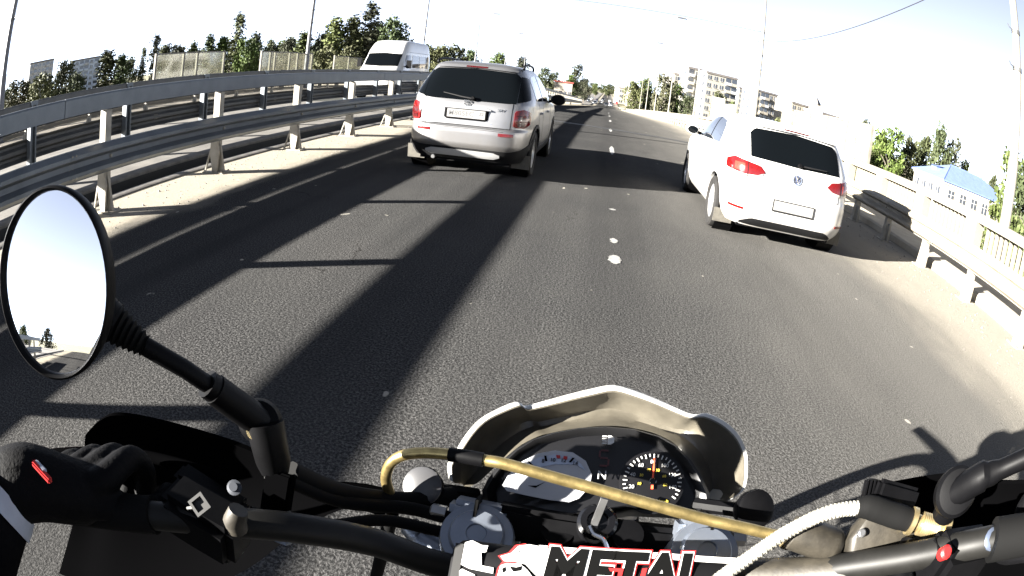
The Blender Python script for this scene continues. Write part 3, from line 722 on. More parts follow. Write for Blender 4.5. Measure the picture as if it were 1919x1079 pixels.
# ------------------------------------------------------------------ buildings
BW = mat('pale_panel_wall', (0.22, 0.208, 0.18), 0.85, var=0.12, vscale=0.4)
BG = mat('grey_panel_wall', (0.30, 0.30, 0.31), 0.85, var=0.15, vscale=0.4)
BB = mat('bluish_panel_wall', (0.32, 0.36, 0.43), 0.85, var=0.12, vscale=0.4)
BC = mat('cream_plaster', (0.22, 0.20, 0.165), 0.85, var=0.12, vscale=0.6)
ROOFB = mat('blue_metal_roof', (0.09, 0.125, 0.26), 0.4, 0.1, var=0.08, vscale=1.5)
ROOFD = mat('dark_roof', (0.10, 0.09, 0.085), 0.8, var=0.2, vscale=1)
ROOFR = mat('red_tile_roof', (0.16, 0.03, 0.022), 0.8, var=0.2, vscale=2)
WIN = mat('window_glass', (0.03, 0.035, 0.045), 0.08, spec=0.6)
WFR = mat('window_frame', (0.3, 0.29, 0.27), 0.6)
DARKB = mat('dark_recess_panel', (0.10, 0.10, 0.11), 0.8, var=0.3, vscale=1)
def frame_of(c, rz):
    ca, sa = math.cos(rz), math.sin(rz)
    return lambda a, b, z: (c[0] + a * ca - b * sa, c[1] + a * sa + b * ca, z)
def block(label, c, rz, w, dpt, z0, z1, wall, rows, cols, balc=(), roof=ROOFD, cat='apartment block', name='apartment_block', sides=True, wh=0.5, ww=0.55, parapet_h=0.8):
    """front faces local -b; a runs along the facade"""
    t = empty(name, (c[0], c[1], z0), label, cat)
    fr = frame_of(c, rz)
    rot = Matrix.Rotation(rz, 3, 'Z')
    def bx(mb, a, b, z, da, db, dz): mb.box(fr(a, b, z), (da, db, dz), rot); return mb
    bx(MB(), 0, dpt / 2, (z0 + z1) / 2, w, dpt, z1 - z0).build('wall', wall, t)
    bx(MB(), 0, dpt / 2, z1 + parapet_h / 2, w + 0.5, dpt + 0.5, parapet_h).build('roof', roof, t)
    sh = (z1 - z0) / rows; cw = w / cols
    for r_ in range(rows):
        for k in range(cols):
            a = -w / 2 + (k + 0.5) * cw; z = z0 + (r_ + 0.5) * sh
            if k in balc:
                mb = MB(); bx(mb, a, -0.55, z - sh * 0.30, cw * 0.9, 1.0, sh * 0.36); o = mb.build('balcony', wall if (r_ + k) % 3 else BG, t)
                mb = MB(); bx(mb, a, -0.04, z + sh * 0.16, cw * 0.8, 0.06, sh * 0.5); mb.build('window', WIN, t)
            else:
                mb = MB(); bx(mb, a, -0.03, z + 0.1, cw * ww, 0.06, sh * wh); o = mb.build('window', WIN, t)
                mb = MB(); bx(mb, a, -0.05, z + 0.1, cw * 0.05, 0.06, sh * wh); bx(mb, a, -0.10, z + 0.1 - sh * wh / 2 - 0.05, cw * (ww + 0.08), 0.2, 0.1); mb.build('frame', WFR, o)
    if sides:
        nd = max(1, int(dpt / 4))
        for s in (-1, 1):
            for r_ in range(rows):
                for k in range(nd):
                    mb = MB(); bx(mb, s * (w / 2 + 0.02), (k + 0.5) * dpt / nd, z0 + (r_ + 0.55) * sh, 0.06, dpt / nd * 0.35, sh * wh); mb.build('window', WIN, t)
    return t
def pol(az, d): return (d * math.sin(R(az)), d * math.cos(R(az)))
def face(az): return -R(az)      # facade turned towards the bridge
block('grey panel apartment block, left one at the far left horizon', pol(-57.4, 300), face(-57.4) + 0.25, 16, 12, ZG, 16.3, BG, 8, 6, balc=(1, 4))
block('bluish panel apartment block, right one of the far left pair', pol(-52.2, 300), face(-52.2) - 0.1, 18, 12, ZG, 13.2, BB, 7, 6, balc=(2, 3, 5))
block('pale apartment block, tall left section with stacked balconies, right of the road', pol(8.2, 218), 0.28, 7.5, 14, ZG, 14.0, BW, 7, 3, balc=(0,))
block('pale apartment block, main slab behind the white hatchback', pol(10.6, 214), 0.28, 12.5, 14, ZG, 13.3, BW, 7, 5, balc=(3, 4))
block('dark-striped stair block at the left of the pale slab', pol(6.6, 224), 0.28, 5.0, 12, ZG, 11.0, BW, 6, 2, balc=(1,))
block('pale mid-rise with a red corner stripe, right of the hatchback\'s window', pol(15.1, 262), 0.33, 11.5, 12, ZG, 13.0, BC, 6, 5, balc=(1, 2))
t = block('very pale corner building with a pointed turret behind the noise screen', pol(18.9, 240), 0.33, 13, 12, ZG, 10.5, BC, 5, 5, sides=False)
c_ = pol(20.0, 238)
MB().box((c_[0], c_[1], (ZG + 12.5) / 2), (4.2, 4.2, 12.5 - ZG)).build('turret', BC, t)
MB().lathe([(3.1, 0), (2.6, 0.3), (0.1, 3.4)], (c_[0], c_[1], 12.5), (0, 0, 1), 4).build('turret_roof', ROOFD, t)
block('low pale building with dark window bands behind the clear panes', pol(22.2, 190), 0.33, 12, 10, ZG, 7.6, BC, 4, 5, sides=False, wh=0.6)
block('cream block with many small windows right of the turret building', pol(24.6, 230), 0.33, 13, 10, ZG, 6.5, BC, 5, 7, sides=False)
block('tall narrow pale block behind the slender right pole', pol(13.0, 300), 0.30, 8, 10, ZG, 14.0, BW, 8, 3, balc=(1,))
block('low warehouse-like pale block behind the noise screen posts', pol(20.9, 170), 0.33, 9, 8, ZG, 3.6, BW, 3, 5, sides=False)
block('long cream house at the right side of the far street', pol(1.75, 330), 0.15, 9, 14, ZFAR, 2.6, BC, 3, 3, roof=ROOFD, cat='house', name='street_house')
block('second cream house beyond the right street trees', pol(3.1, 300), 0.15, 10, 14, ZFAR, 3.4, BC, 3, 4, roof=ROOFD, cat='house', name='street_house')
# cream kiosk at the left end of the bridge with a red roof
t = block('cream kiosk-like house with a low red roof left of the road crest', pol(-4.25, 150), 0.1, 4.4, 5, zp(150) - 1.2, 1.3, BC, 1, 4, roof=ROOFR, cat='house', name='street_house', sides=False, wh=0.25, parapet_h=0.35)
# lattice mast
t = empty('lattice_mast', (pol(17.0, 150)[0], pol(17.0, 150)[1], ZG), 'thin lattice mast standing behind the white hatchback\'s roof', 'mast')
c_ = pol(17.0, 150)
for k, (sx, sy) in enumerate(((-1, -1), (1, -1), (1, 1), (-1, 1))):
    MB().tube([(c_[0] + sx * 0.9, c_[1] + sy * 0.9, ZG), (c_[0] + sx * 0.35, c_[1] + sy * 0.35, 6.5)], 0.07, 6).build('leg', POLED, t)
for k in range(9):
    z = ZG + 1 + k * 1.4; w = 0.9 - 0.55 * (z - ZG) / (6.5 - ZG); zz = z + 1.4; w2 = 0.9 - 0.55 * (zz - ZG) / (6.5 - ZG)
    mb = MB()
    for (sx, sy, ux, uy) in ((-1, -1, 1, -1), (1, -1, 1, 1), (1, 1, -1, 1), (-1, 1, -1, -1)):
        mb.tube([(c_[0] + sx * w, c_[1] + sy * w, z), (c_[0] + ux * w2, c_[1] + uy * w2, zz)], 0.04, 5); mb.tube([(c_[0] + sx * w, c_[1] + sy * w, z), (c_[0] + ux * w, c_[1] + uy * w, z)], 0.04, 5)
    mb.build('brace', POLED, t)
# blue-roofed house
t = empty('blue_roofed_house', (39.5, 53.2, ZG), 'cream two-storey house with a pale blue hipped metal roof on the right', 'house')
x0, x1, y0, y1, ze, zr = 34.0, 46.5, 49.4, 57.0, 1.0, 2.75
MB().box(((x0 + x1) / 2, (y0 + y1) / 2, (ZG + ze) / 2), (x1 - x0 - 0.6, y1 - y0 - 0.6, ze - ZG)).build('wall', BC, t)
rf = MB().add([(x0, y0, ze), (x1, y0, ze), (x1, y1, ze), (x0, y1, ze), (x0 + 3.4, (y0 + y1) / 2, zr), (x1 - 3.4, (y0 + y1) / 2, zr), (x0, y0, ze - 0.14), (x1, y0, ze - 0.14), (x1, y1, ze - 0.14), (x0, y1, ze - 0.14)],
    [(0, 1, 5, 4), (1, 2, 5), (2, 3, 4, 5), (3, 0, 4), (0, 6, 7, 1), (1, 7, 8, 2), (2, 8, 9, 3), (3, 9, 6, 0), (6, 9, 8, 7)]).build('roof', ROOFB, t)
MB().tube([(x0 + 3.4, (y0 + y1) / 2, zr), (x1 - 3.4, (y0 + y1) / 2, zr)], 0.07, 6).build('ridge_cap', ROOFB, rf)
MB().tube([(x0, y0, ze + 0.02), (x0 + 3.4, (y0 + y1) / 2, zr)], 0.06, 6).build('hip_cap', ROOFB, rf)
mb = MB(); mb.box((x0 + 1.6, 53.6, ze + 0.62), (0.9, 1.3, 0.8)); mb.add([(x0 + 1.0, 52.8, ze + 1.02), (x0 + 1.0, 54.4, ze + 1.02), (x0 + 2.6, 54.4, ze + 1.25), (x0 + 2.6, 52.8, ze + 1.25)], [(0, 1, 2, 3)]); mb.build('dormer', ROOFB, rf)
MB().box(((x0 + x1) / 2, (y0 + y1) / 2, ze - 0.27), (x1 - x0 - 0.35, y1 - y0 - 0.35, 0.2)).build('cornice', WFR, t)
for r_, zc in enumerate((-0.55, -3.6)):
    for k in range(6):
        w = MB().box((x0 + 1.6 + k * 1.9, y0 + 0.27, zc), (0.85, 0.08, 1.45)).build('window', WIN, t)
        mb = MB(); mb.box((x0 + 1.6 + k * 1.9, y0 + 0.225, zc), (0.06, 0.06, 1.45)); mb.box((x0 + 1.6 + k * 1.9, y0 + 0.2, zc - 0.78), (1.05, 0.2, 0.08)); mb.box((x0 + 1.6 + k * 1.9, y0 + 0.22, zc + 0.3), (0.85, 0.05, 0.05)); mb.build('frame', WFR, w)
    for k in range(4):
        w = MB().box((x0 + 0.27, y0 + 1.3 + k * 1.65, zc), (0.08, 0.8, 1.45)).build('window', WIN, t)
        mb = MB(); mb.box((x0 + 0.225, y0 + 1.3 + k * 1.65, zc), (0.06, 0.06, 1.45)); mb.box((x0 + 0.2, y0 + 1.3 + k * 1.65, zc - 0.78), (0.2, 1.0, 0.08)); mb.build('frame', WFR, w)
# roadside sign box by the right balustrade
t = empty('sign_board', (7.6, 41, 0.9), 'small white framed board on the right balustrade beside young trees', 'sign')
MB().box((7.6, 41, 1.45), (0.9, 0.08, 1.5)).build('frame', WFR, t); MB().box((7.6, 40.95, 1.45), (0.62, 0.03, 1.1)).build('panel', BC, t)

# ------------------------------------------------------------------ vehicles
def pchip(xs, ys):
    xs = np.array(xs, float); ys = np.array(ys, float); h = np.diff(xs); d = np.diff(ys) / h; m = np.zeros_like(xs)
    m[0], m[-1] = d[0], d[-1]
    for i in range(1, len(xs) - 1):
        m[i] = 0 if d[i - 1] * d[i] <= 0 else 2 * d[i - 1] * d[i] / (d[i - 1] + d[i])
    def f(x):
        x = min(max(x, xs[0]), xs[-1]); i = min(int(np.searchsorted(xs, x, 'right')) - 1, len(xs) - 2); t = (x - xs[i]) / h[i]
        return ((1 + 2 * t) * (1 - t) ** 2) * ys[i] + t * (1 - t) ** 2 * h[i] * m[i] + t * t * (3 - 2 * t) * ys[i + 1] + t * t * (t - 1) * h[i] * m[i + 1]
    return f
class Shell:
    """car body: stacked plan outlines. keys: (z, y_near, y_far, half width, superellipse exponent); local y=0 at the near bumper"""
    def __init__(s, keys):
        z = [k[0] for k in keys]; s.z0, s.z1 = z[0], z[-1]; s.keys = keys
        s.fr, s.ff, s.fw, s.fn = (pchip(z, [k[i] for k in keys]) for i in (1, 2, 3, 4)); s.c = {}
    def ring(s, z):
        z = round(z, 4)
        if z in s.c: return s.c[z]
        yr, yf, w, n = s.fr(z), s.ff(z), s.fw(z), s.fn(z); ym, L = (yr + yf) / 2, (yf - yr) / 2
        b = np.linspace(0, math.pi, 361); sn, cs = np.sin(b), np.cos(b)
        q = 1 / (np.abs(sn) ** n + np.abs(cs) ** n) ** (1 / n)
        x = w * sn * q; y = ym - L * cs * q
        ds = np.concatenate([[0], np.cumsum(np.hypot(np.diff(x), np.diff(y)))])
        s.c[z] = (x, y, ds); return s.c[z]
    def at(s, z, sa, off=0.0):
        """point at arc length sa from the near-end centre line (signed: + = +x side)"""
        x, y, ds = s.ring(z); a = abs(sa); sg = 1 if sa >= 0 else -1
        px, py = np.interp(a, ds, x), np.interp(a, ds, y); e = 0.01
        tx, ty = np.interp(a + e, ds, x) - np.interp(max(a - e, 0), ds, x), np.interp(a + e, ds, y) - np.interp(max(a - e, 0), ds, y)
        l = math.hypot(tx, ty) + 1e-9; nx, ny = ty / l, -tx / l
        return Vector((sg * (px + nx * off), py + ny * off, z))
    def side(s, y, z, sg, off=0.0):
        yr, yf, w, n = s.fr(z), s.ff(z), s.fw(z), s.fn(z); ym, L = (yr + yf) / 2, (yf - yr) / 2
        u = min(abs((y - ym) / L), 0.9999)
        return Vector((sg * (w * (1 - u ** n) ** (1 / n) + off), y, z))
    def body(s, mb, nz=44, N=120):
        zs = sorted(set([round(s.z0 + (s.z1 - s.z0) * i / nz, 4) for i in range(nz + 1)] + [round(k[0], 4) for k in s.keys]))
        rows = []
        for z in zs:
            x, y, ds = s.ring(z); a = np.linspace(0, ds[-1], N // 2 + 1); px, py = np.interp(a, ds, x), np.interp(a, ds, y)
            pts = [(px[i], py[i], z) for i in range(N // 2 + 1)] + [(-px[i], py[i], z) for i in range(N // 2 - 1, 0, -1)]
            rows.append(pts)
        n = len(rows[0]); V = [p for r_ in rows for p in r_]; F = []
        for i in range(len(rows) - 1):
            for k in range(n): F.append((i * n + k, i * n + (k + 1) % n, (i + 1) * n + (k + 1) % n, (i + 1) * n + k))
        F.append(tuple(range(n - 1, -1, -1))); F.append(tuple((len(rows) - 1) * n + k for k in range(n)))
        mb.add(V, F)
    def patch(s, s0, s1, zb, zt, off, ns=16, nz=8, thick=0.02):
        """wraps the near end; zb, zt functions of arc length (or numbers)"""
        fb = zb if callable(zb) else (lambda a: zb); ft = zt if callable(zt) else (lambda a: zt)
        P = []
        for i in range(ns + 1):
            a = s0 + (s1 - s0) * i / ns
            P.append([s.at(fb(a) + (ft(a) - fb(a)) * j / nz, a, off) for j in range(nz + 1)])
        return s._solid(P, [[s.at(fb(a) + (ft(a) - fb(a)) * j / nz, a, off - thick) for j in range(nz + 1)] for a in [s0 + (s1 - s0) * i / ns for i in range(ns + 1)]])
    def spatch(s, sg, y0, y1, zb, zt, off, ny=14, nz=6, thick=0.02):
        fb = zb if callable(zb) else (lambda a: zb); ft = zt if callable(zt) else (lambda a: zt)
        ys = [y0 + (y1 - y0) * i / ny for i in range(ny + 1)]
        P = [[s.side(y, fb(y) + (ft(y) - fb(y)) * j / nz, sg, off) for j in range(nz + 1)] for y in ys]
        Q = [[s.side(y, fb(y) + (ft(y) - fb(y)) * j / nz, sg, off - thick) for j in range(nz + 1)] for y in ys]
        return s._solid(P, Q)
    def _solid(s, P, Q):
        mb = MB(); n, m = len(P), len(P[0]); mb.grid(P); mb.grid([r_[::-1] for r_ in Q])
        loop = [(i, 0) for i in range(n)] + [(n - 1, j) for j in range(1, m)] + [(i, m - 1) for i in range(n - 2, -1, -1)] + [(0, j) for j in range(m - 2, 0, -1)]
        vs_ = []; fs = []
        for (i, j) in loop: vs_ += [P[i][j], Q[i][j]]
        for k in range(len(loop)):
            k2 = (k + 1) % len(loop); fs.append((2 * k, 2 * k + 1, 2 * k2 + 1, 2 * k2))
        return mb.add(vs_, fs)
def lin(*pts):
    xs, ys = [p[0] for p in pts], [p[1] for p in pts]
    return lambda a: float(np.interp(a, xs, ys))
def part(mb, name, m, parent, smooth=40):
    me = mb.mesh(name, m, smooth, merge=True); return link(name, me, parent)
def text_mesh(txt, size, m, extrude=0.001, shear=0.0, offset=0.0, space=1.0):
    c = bpy.data.curves.new('lettering', 'FONT'); c.body = txt; c.size = size; c.extrude = extrude; c.shear = shear; c.offset = offset; c.space_character = space
    c.align_x = 'CENTER'; c.align_y = 'CENTER'
    o = bpy.data.objects.new('lettering', c); COL.objects.link(o)
    bpy.context.view_layer.update()
    me = bpy.data.meshes.new_from_object(o.evaluated_get(bpy.context.evaluated_depsgraph_get()))
    bpy.data.objects.remove(o); me.materials.clear(); me.materials.append(m); return me
def basis(xa, ya, o):
    xa = Vector(xa).normalized(); za = xa.cross(Vector(ya)).normalized(); ya = za.cross(xa)
    return Matrix(((xa.x, ya.x, za.x, o[0]), (xa.y, ya.y, za.y, o[1]), (xa.z, ya.z, za.z, o[2]), (0, 0, 0, 1)))
def put(name, me, parent, M_):
    o = link(name, me, parent); o.matrix_local = M_; return o
def wheel_meshes(r, w, rim_m, spokes=5):
    t = MB().lathe([(r * 0.66, -w * 0.44), (r * 0.74, -w * 0.5), (r * 0.90, -w * 0.52), (r * 0.975, -w * 0.44), (r, -w * 0.33), (r, -w * 0.05), (r * 0.985, -w * 0.03), (r * 0.985, w * 0.03), (r, w * 0.05), (r, w * 0.33), (r * 0.975, w * 0.44), (r * 0.9, w * 0.52), (r * 0.74, w * 0.5), (r * 0.66, w * 0.44)], (0, 0, 0), (1, 0, 0), 36, close=True)
    rm = MB().lathe([(r * 0.67, -w * 0.42), (r * 0.67, w * 0.42), (r * 0.62, w * 0.40), (r * 0.58, w * 0.05), (r * 0.58, -w * 0.35)], (0, 0, 0), (1, 0, 0), 36, close=True)
    rm.lathe([(r * 0.58, w * -0.1), (r * 0.58, w * -0.06)], (0, 0, 0), (1, 0, 0), 36)
    for k in range(spokes):
        a = 2 * math.pi * k / spokes
        M_ = Matrix.Rotation(a, 3, 'X')
        for da in (-0.13, 0.13):
            M2 = Matrix.Rotation(a + da, 3, 'X')
            rm.box(M2 @ Vector((w * 0.28, 0, r * 0.36)), (w * 0.14, r * 0.10, r * 0.55), M2)
    rm.lathe([(r * 0.17, w * 0.1), (r * 0.17, w * 0.36), (r * 0.12, w * 0.40)], (0, 0, 0), (1, 0, 0), 16)
    return t.mesh('tyre', TYRE, 35), rm.mesh('rim', rim_m, 35)
def cut_wheels(me, centres, r, xin, xw):
    """boolean wheel openings out of a body mesh"""
    o = link('tmp_body', me); mods = []
    for (y, z) in centres:
        for sg in (-1, 1):
            c = MB().lathe([(r, 0), (r, xw)], (sg * xin, y, z), (sg, 0, 0), 40).mesh('tmp_cut', None, merge=True)
            co = link('tmp_cut', c); mods.append(co)
            b = o.modifiers.new('b', 'BOOLEAN'); b.operation = 'DIFFERENCE'; b.object = co; b.solver = 'EXACT'
    bpy.context.view_layer.update()
    out = bpy.data.meshes.new_from_object(o.evaluated_get(bpy.context.evaluated_depsgraph_get()))
    for x in mods: bpy.data.objects.remove(x)
    bpy.data.objects.remove(o)
    return out
def finish_body(sh, name, paint, t, wheels, r_arch, xin):
    mb = MB(); sh.body(mb); me = mb.mesh(name, paint, None, merge=True)
    me = cut_wheels(me, wheels, r_arch, xin, 0.6)
    me.materials.clear(); me.materials.append(paint)
    for p in me.polygons: p.use_smooth = True; p.material_index = 0
    me.set_sharp_from_angle(angle=R(32)); me.name = name
    o = link(name, me, t)
    for (y, z) in wheels:
        for sg in (-1, 1):
            mb = MB().lathe([(r_arch - 0.003, 0.0), (r_arch - 0.003, 0.235)], (sg * (xin + 0.003), y, z), (sg, 0, 0), 40)
            mb.f = mb.f[:-1]      # open outwards
            part(mb, 'wheel_well', BLACKP, t)
    return o
def add_wheels(t, wheels, xc, r, w, rim_m, spokes=5):
    tm, rm = wheel_meshes(r, w, rim_m, spokes)
    for (y, z) in wheels:
        for sg in (-1, 1):
            o = link('wheel', tm, t, (sg * xc, y, r), (0, 0, 0 if sg > 0 else math.pi)); link('rim', rm, o)
def disc(r, th, seg=24):
    return MB().lathe([(r, 0), (r, th * 0.7), (r * 0.93, th)], (0, 0, 0), (0, 0, 1), seg)

SILVER = mat('silver_car_paint', (0.205, 0.205, 0.21), 0.42, 0.88, var=0.04, vscale=300, coat=0.35, dirt=(0.15, 0.75, 0.9))
WHITEC = mat('white_car_paint', (0.40, 0.396, 0.385), 0.35, 0.0, coat=0.7, var=0.02, vscale=4, dirt=(0.15, 0.7, 0.8))
GREYT = mat('grey_unpainted_trim', (0.005, 0.005, 0.0055), 0.65, spec=0.2, var=0.2, vscale=40)
ALLOY = mat('alloy_wheel', (0.50, 0.50, 0.50), 0.35, 0.8)
FLAP = mat('dusty_mudflap', (0.06, 0.055, 0.045), 0.8, var=0.3, vscale=15)

def silver_car():
    t = empty('silver_car', (-1.80, 7.72, 0), 'silver compact crossover ahead on the left with dark rear window and roof rails', 'car')
    K = [(0.22, 0.13, 4.00, 0.80, 6), (0.32, 0.05, 4.08, 0.845, 6), (0.46, 0.0, 4.13, 0.872, 6), (0.60, 0.0, 4.135, 0.878, 6), (0.665, 0.012, 4.13, 0.878, 6), (0.70, 0.055, 4.12, 0.876, 6.2),
         (0.85, 0.075, 4.05, 0.872, 7), (0.97, 0.10, 3.85, 0.860, 7), (1.03, 0.13, 3.15, 0.846, 7), (1.09, 0.165, 2.98, 0.830, 7), (1.25, 0.275, 2.70, 0.765, 7), (1.40, 0.385, 2.42, 0.695, 7), (1.49, 0.45, 2.18, 0.645, 7), (1.53, 0.485, 2.0, 0.605, 6.5), (1.555, 0.54, 1.8, 0.53, 6), (1.574, 0.66, 1.6, 0.40, 5), (1.584, 0.9, 1.4, 0.25, 4)]
    sh = Shell(K); wheels = [(0.78, 0.33), (3.28, 0.33)]
    finish_body(sh, 'body', SILVER, t, wheels, 0.375, 0.60)
    add_wheels(t, wheels, 0.765, 0.325, 0.205, ALLOY, 5)
    part(MB().box((0, 2.05, 0.25), (1.24, 3.7, 0.14)), 'underbody', BLACKP, t)
    # rear glass wrapping into the quarter windows
    rg = part(sh.patch(-0.635, 0.635, lin((-0.7, 1.05), (-0.5, 1.035), (0, 1.03), (0.5, 1.035), (0.7, 1.05)), lin((-0.64, 1.40), (-0.56, 1.455), (0, 1.475), (0.56, 1.455), (0.64, 1.40)), 0.006, 30, 10), 'rear_window', GLASS, t)
    for sg in (-1, 1):
        part(sh.patch(sg * 0.642, sg * 0.90, lin((-0.95, 1.12), (-0.65, 1.06), (0.65, 1.06), (0.95, 1.12)), lin((-0.9, 1.40), (-0.655, 1.42), (0.655, 1.42), (0.9, 1.40)), 0.006, 8, 8), 'quarter_window', GLASS, t)
        part(sh.spatch(sg, 0.72, 1.42, lin((0.7, 1.09), (1.4, 1.075)), lin((0.7, 1.36), (0.85, 1.43), (1.4, 1.455)), 0.005), 'rear_door_window', SGLASS, t)
        part(sh.spatch(sg, 1.50, 2.42, lin((1.5, 1.075), (2.4, 1.05)), lin((1.5, 1.455), (2.0, 1.43), (2.3, 1.28), (2.45, 1.08)), 0.005), 'front_door_window', SGLASS, t)
        # door seams, handles
        for y in (0.98, 1.46, 2.55):
            part(sh.spatch(sg, y - 0.004, y + 0.004, 0.36, 1.06, 0.0015, 1, 14, 0.004), 'door_seam', BLACKP, t)
        for y in (1.18, 2.05):
            h = sh.side(y, 0.90, sg, 0.02); part(MB().box(h, (0.035, 0.20, 0.03)), 'door_handle', SILVER, t)
        part(sh.spatch(sg, 0.40, 1.25, 0.27, 0.40, 0.012, 20, 3), 'sill_trim', GREYT, t) if False else None
        part(sh.spatch(sg, 1.18, 2.90, 0.25, 0.37, 0.012, 12, 3), 'sill_trim', GREYT, t)
        # black arch trims
        for (wy, wz) in wheels:
            P = []
            for i in range(21):
                a = R(-8 + 196 * i / 20); row = []
                for rr in (0.374, 0.425):
                    yy, zz = wy + math.cos(a) * rr, wz + math.sin(a) * rr; row.append(sh.side(yy, max(zz, 0.23), sg, 0.012))
                P.append(row)
            mb = MB(); mb.slab(P, (-sg * 0.03, 0, 0)); part(mb, 'arch_trim', GREYT, t)
        # door mirror
        mp = sh.side(2.45, 1.05, sg, 0.0)
        mb = MB(); c = mp + Vector((sg * 0.155, -0.01, 0.05))
        mb.lathe([(0.03, -0.11), (0.085, -0.105), (0.094, -0.05), (0.085, 0.03), (0.03, 0.075)], c, (0, 1, 0), 16)
        for i, v in enumerate(mb.v): mb.v[i] = (c.x + (v[0] - c.x) * 1.35, v[1], v[2])
        mo = part(mb, 'door_mirror', BLACKP, t)
        part(MB().tube([mp, c], 0.022, 8), 'mirror_foot', BLACKP, mo)
        # tail lamp
        fz0 = lin((0.60, 0.78), (0.66, 0.725), (0.80, 0.72), (0.98, 0.80)); fz1 = lin((0.60, 0.88), (0.66, 0.955), (0.76, 0.975), (0.98, 0.925))
        la, lb = (0.635, 0.93); s0, s1 = sg * la, sg * lb
        lamp = part(sh.patch(s0, s1, lambda a: fz0(abs(a)), lambda a: fz1(abs(a)), 0.016, 14, 9, 0.04), 'tail_lamp', REDL, t)
        part(sh.patch(sg * 0.68, sg * 0.80, 0.82, 0.872, 0.021, 6, 3, 0.01), 'indicator_lens', DRED, lamp)
        part(sh.patch(sg * 0.68, sg * 0.80, 0.745, 0.798, 0.021, 6, 3, 0.01), 'reverse_lens', DRED, lamp)
        part(sh.patch(sg * 0.66, sg * 0.90, 0.806, 0.812, 0.019, 8, 1, 0.006), 'lens_divider', BLACKP, lamp)
        part(sh.patch(sg * 0.66, sg * 0.90, 0.882, 0.888, 0.019, 8, 1, 0.006), 'lens_divider', BLACKP, lamp)
        # bumper reflector
        part(sh.patch(sg * 0.46, sg * 0.66, 0.595, 0.635, 0.006, 8, 2), 'bumper_reflector', REDL, t)
        # mud flap
        part(MB().box((sg * 0.745, 0.40, 0.235), (0.25, 0.012, 0.20), Matrix.Rotation(R(8), 3, 'X')), 'mud_flap', FLAP, t)
        # roof rail
        pts = [(sg * 0.615, 0.62, 1.525), (sg * 0.615, 0.70, 1.585), (sg * 0.60, 1.2, 1.607), (sg * 0.585, 1.8, 1.59), (sg * 0.58, 1.95, 1.53)]
        part(MB().tube(spline(pts, 6), 0.019, 8), 'roof_rail', BLACKP, t)
    # tailgate seam, bumper lines, lower black bumper, skid plate
    part(sh.patch(-0.60, 0.60, lambda a: 0.690, lambda a: 0.698, 0.002, 24, 1, 0.004), 'tailgate_seam', BLACKP, t)
    for sg in (-1, 1):
        part(sh.patch(sg * 0.596, sg * 0.604, 0.69, 1.04, 0.002, 1, 12, 0.004), 'tailgate_seam', BLACKP, t)
    part(sh.patch(-0.52, 0.52, 0.652, 0.657, 0.002, 24, 1, 0.004), 'bumper_crease', GREYT, t)
    part(sh.patch(-1.25, 1.25, 0.222, lin((-1.3, 0.54), (-1.0, 0.48), (-0.8, 0.42), (-0.62, 0.39), (0.62, 0.39), (0.8, 0.42), (1.0, 0.48), (1.3, 0.54)), 0.010, 46, 5), 'lower_bumper', GREYT, t)
    sk = part(sh.patch(-0.50, 0.50, lin((-0.5, 0.30), (-0.42, 0.268), (0.42, 0.268), (0.5, 0.30)), lin((-0.5, 0.335), (-0.42, 0.362), (0.42, 0.362), (0.5, 0.335)), 0.035, 26, 4), 'skid_plate', mat('bright_skid_plate', (0.40, 0.40, 0.40), 0.4, 0.5), t)
    # plate recess, lip, plate
    rec = part(sh.patch(-0.30, 0.30, lin((-0.30, 0.79), (-0.26, 0.765), (0.26, 0.765), (0.30, 0.79)), 0.925, 0.004, 16, 4), 'plate_recess', BLACKP, t)
    lip = part(sh.patch(-0.33, 0.33, 0.915, lin((-0.33, 0.93), (-0.25, 0.955), (0.25, 0.955), (0.33, 0.93)), 0.035, 16, 3, 0.05), 'handle_lip', SILVER, t)
    fy = sh.fr(0.85)
    pl = part(MB().box((0, fy - 0.016, 0.845), (0.545, 0.014, 0.135)), 'number_plate', BLACKP, t)
    part(MB().box((0, fy - 0.0245, 0.848), (0.515, 0.006, 0.112)), 'plate_face', PLATE, pl)
    ink = mat('faded_plate_ink', (0.065, 0.065, 0.067), 0.8)
    put('plate_lettering', text_mesh('M805EC', 0.092, ink, 0.0006, offset=0.0015, space=1.1), pl, basis((1, 0, 0), (0, 0, 1), (-0.065, fy - 0.0285, 0.848)))
    put('plate_region', text_mesh('22', 0.062, ink, 0.0006, offset=0.002), pl, basis((1, 0, 0), (0, 0, 1), (0.205, fy - 0.0285, 0.860)))
    # badges
    fy = sh.fr(0.99)
    S = [(-0.5, 0.12), (-0.5, 0.5), (0.15, 0.5), (0.5, 0.22), (0.5, 0.02), (0.22, 0.22), (-0.08, 0.22), (-0.08, 0.18), (0.5, -0.12), (0.5, -0.5), (-0.15, -0.5), (-0.5, -0.22), (-0.5, -0.02), (-0.22, -0.22), (0.08, -0.22), (0.08, -0.18)]
    part(MB().prism([(a * 0.10, b * 0.085) for a, b in S], -0.004, 0.006, lambda a, b, c: (a, fy - 0.010 + c, 0.995 + b)), 'emblem', CHROME, t)
    put('badge_lettering', text_mesh('SX4', 0.055, CHROME, 0.002, shear=0.2), t, basis((1, 0.06, 0), (0, 0, 1), (0.455, sh.at(0.93, 0.455).y - 0.006, 0.935)))
    # high brake lamp in the spoiler, wiper, exhaust, tow eye
    part(sh.patch(-0.56, 0.56, lin((-0.56, 1.475), (0, 1.49), (0.56, 1.475)), lin((-0.56, 1.50), (0, 1.53), (0.56, 1.50)), 0.035, 20, 3, 0.06), 'spoiler', SILVER, t)
    part(sh.patch(-0.15, 0.15, 1.493, 1.514, 0.040, 8, 2, 0.012), 'high_brake_lamp', DRED, t)
    w0 = sh.at(1.06, 0.06, 0.035)
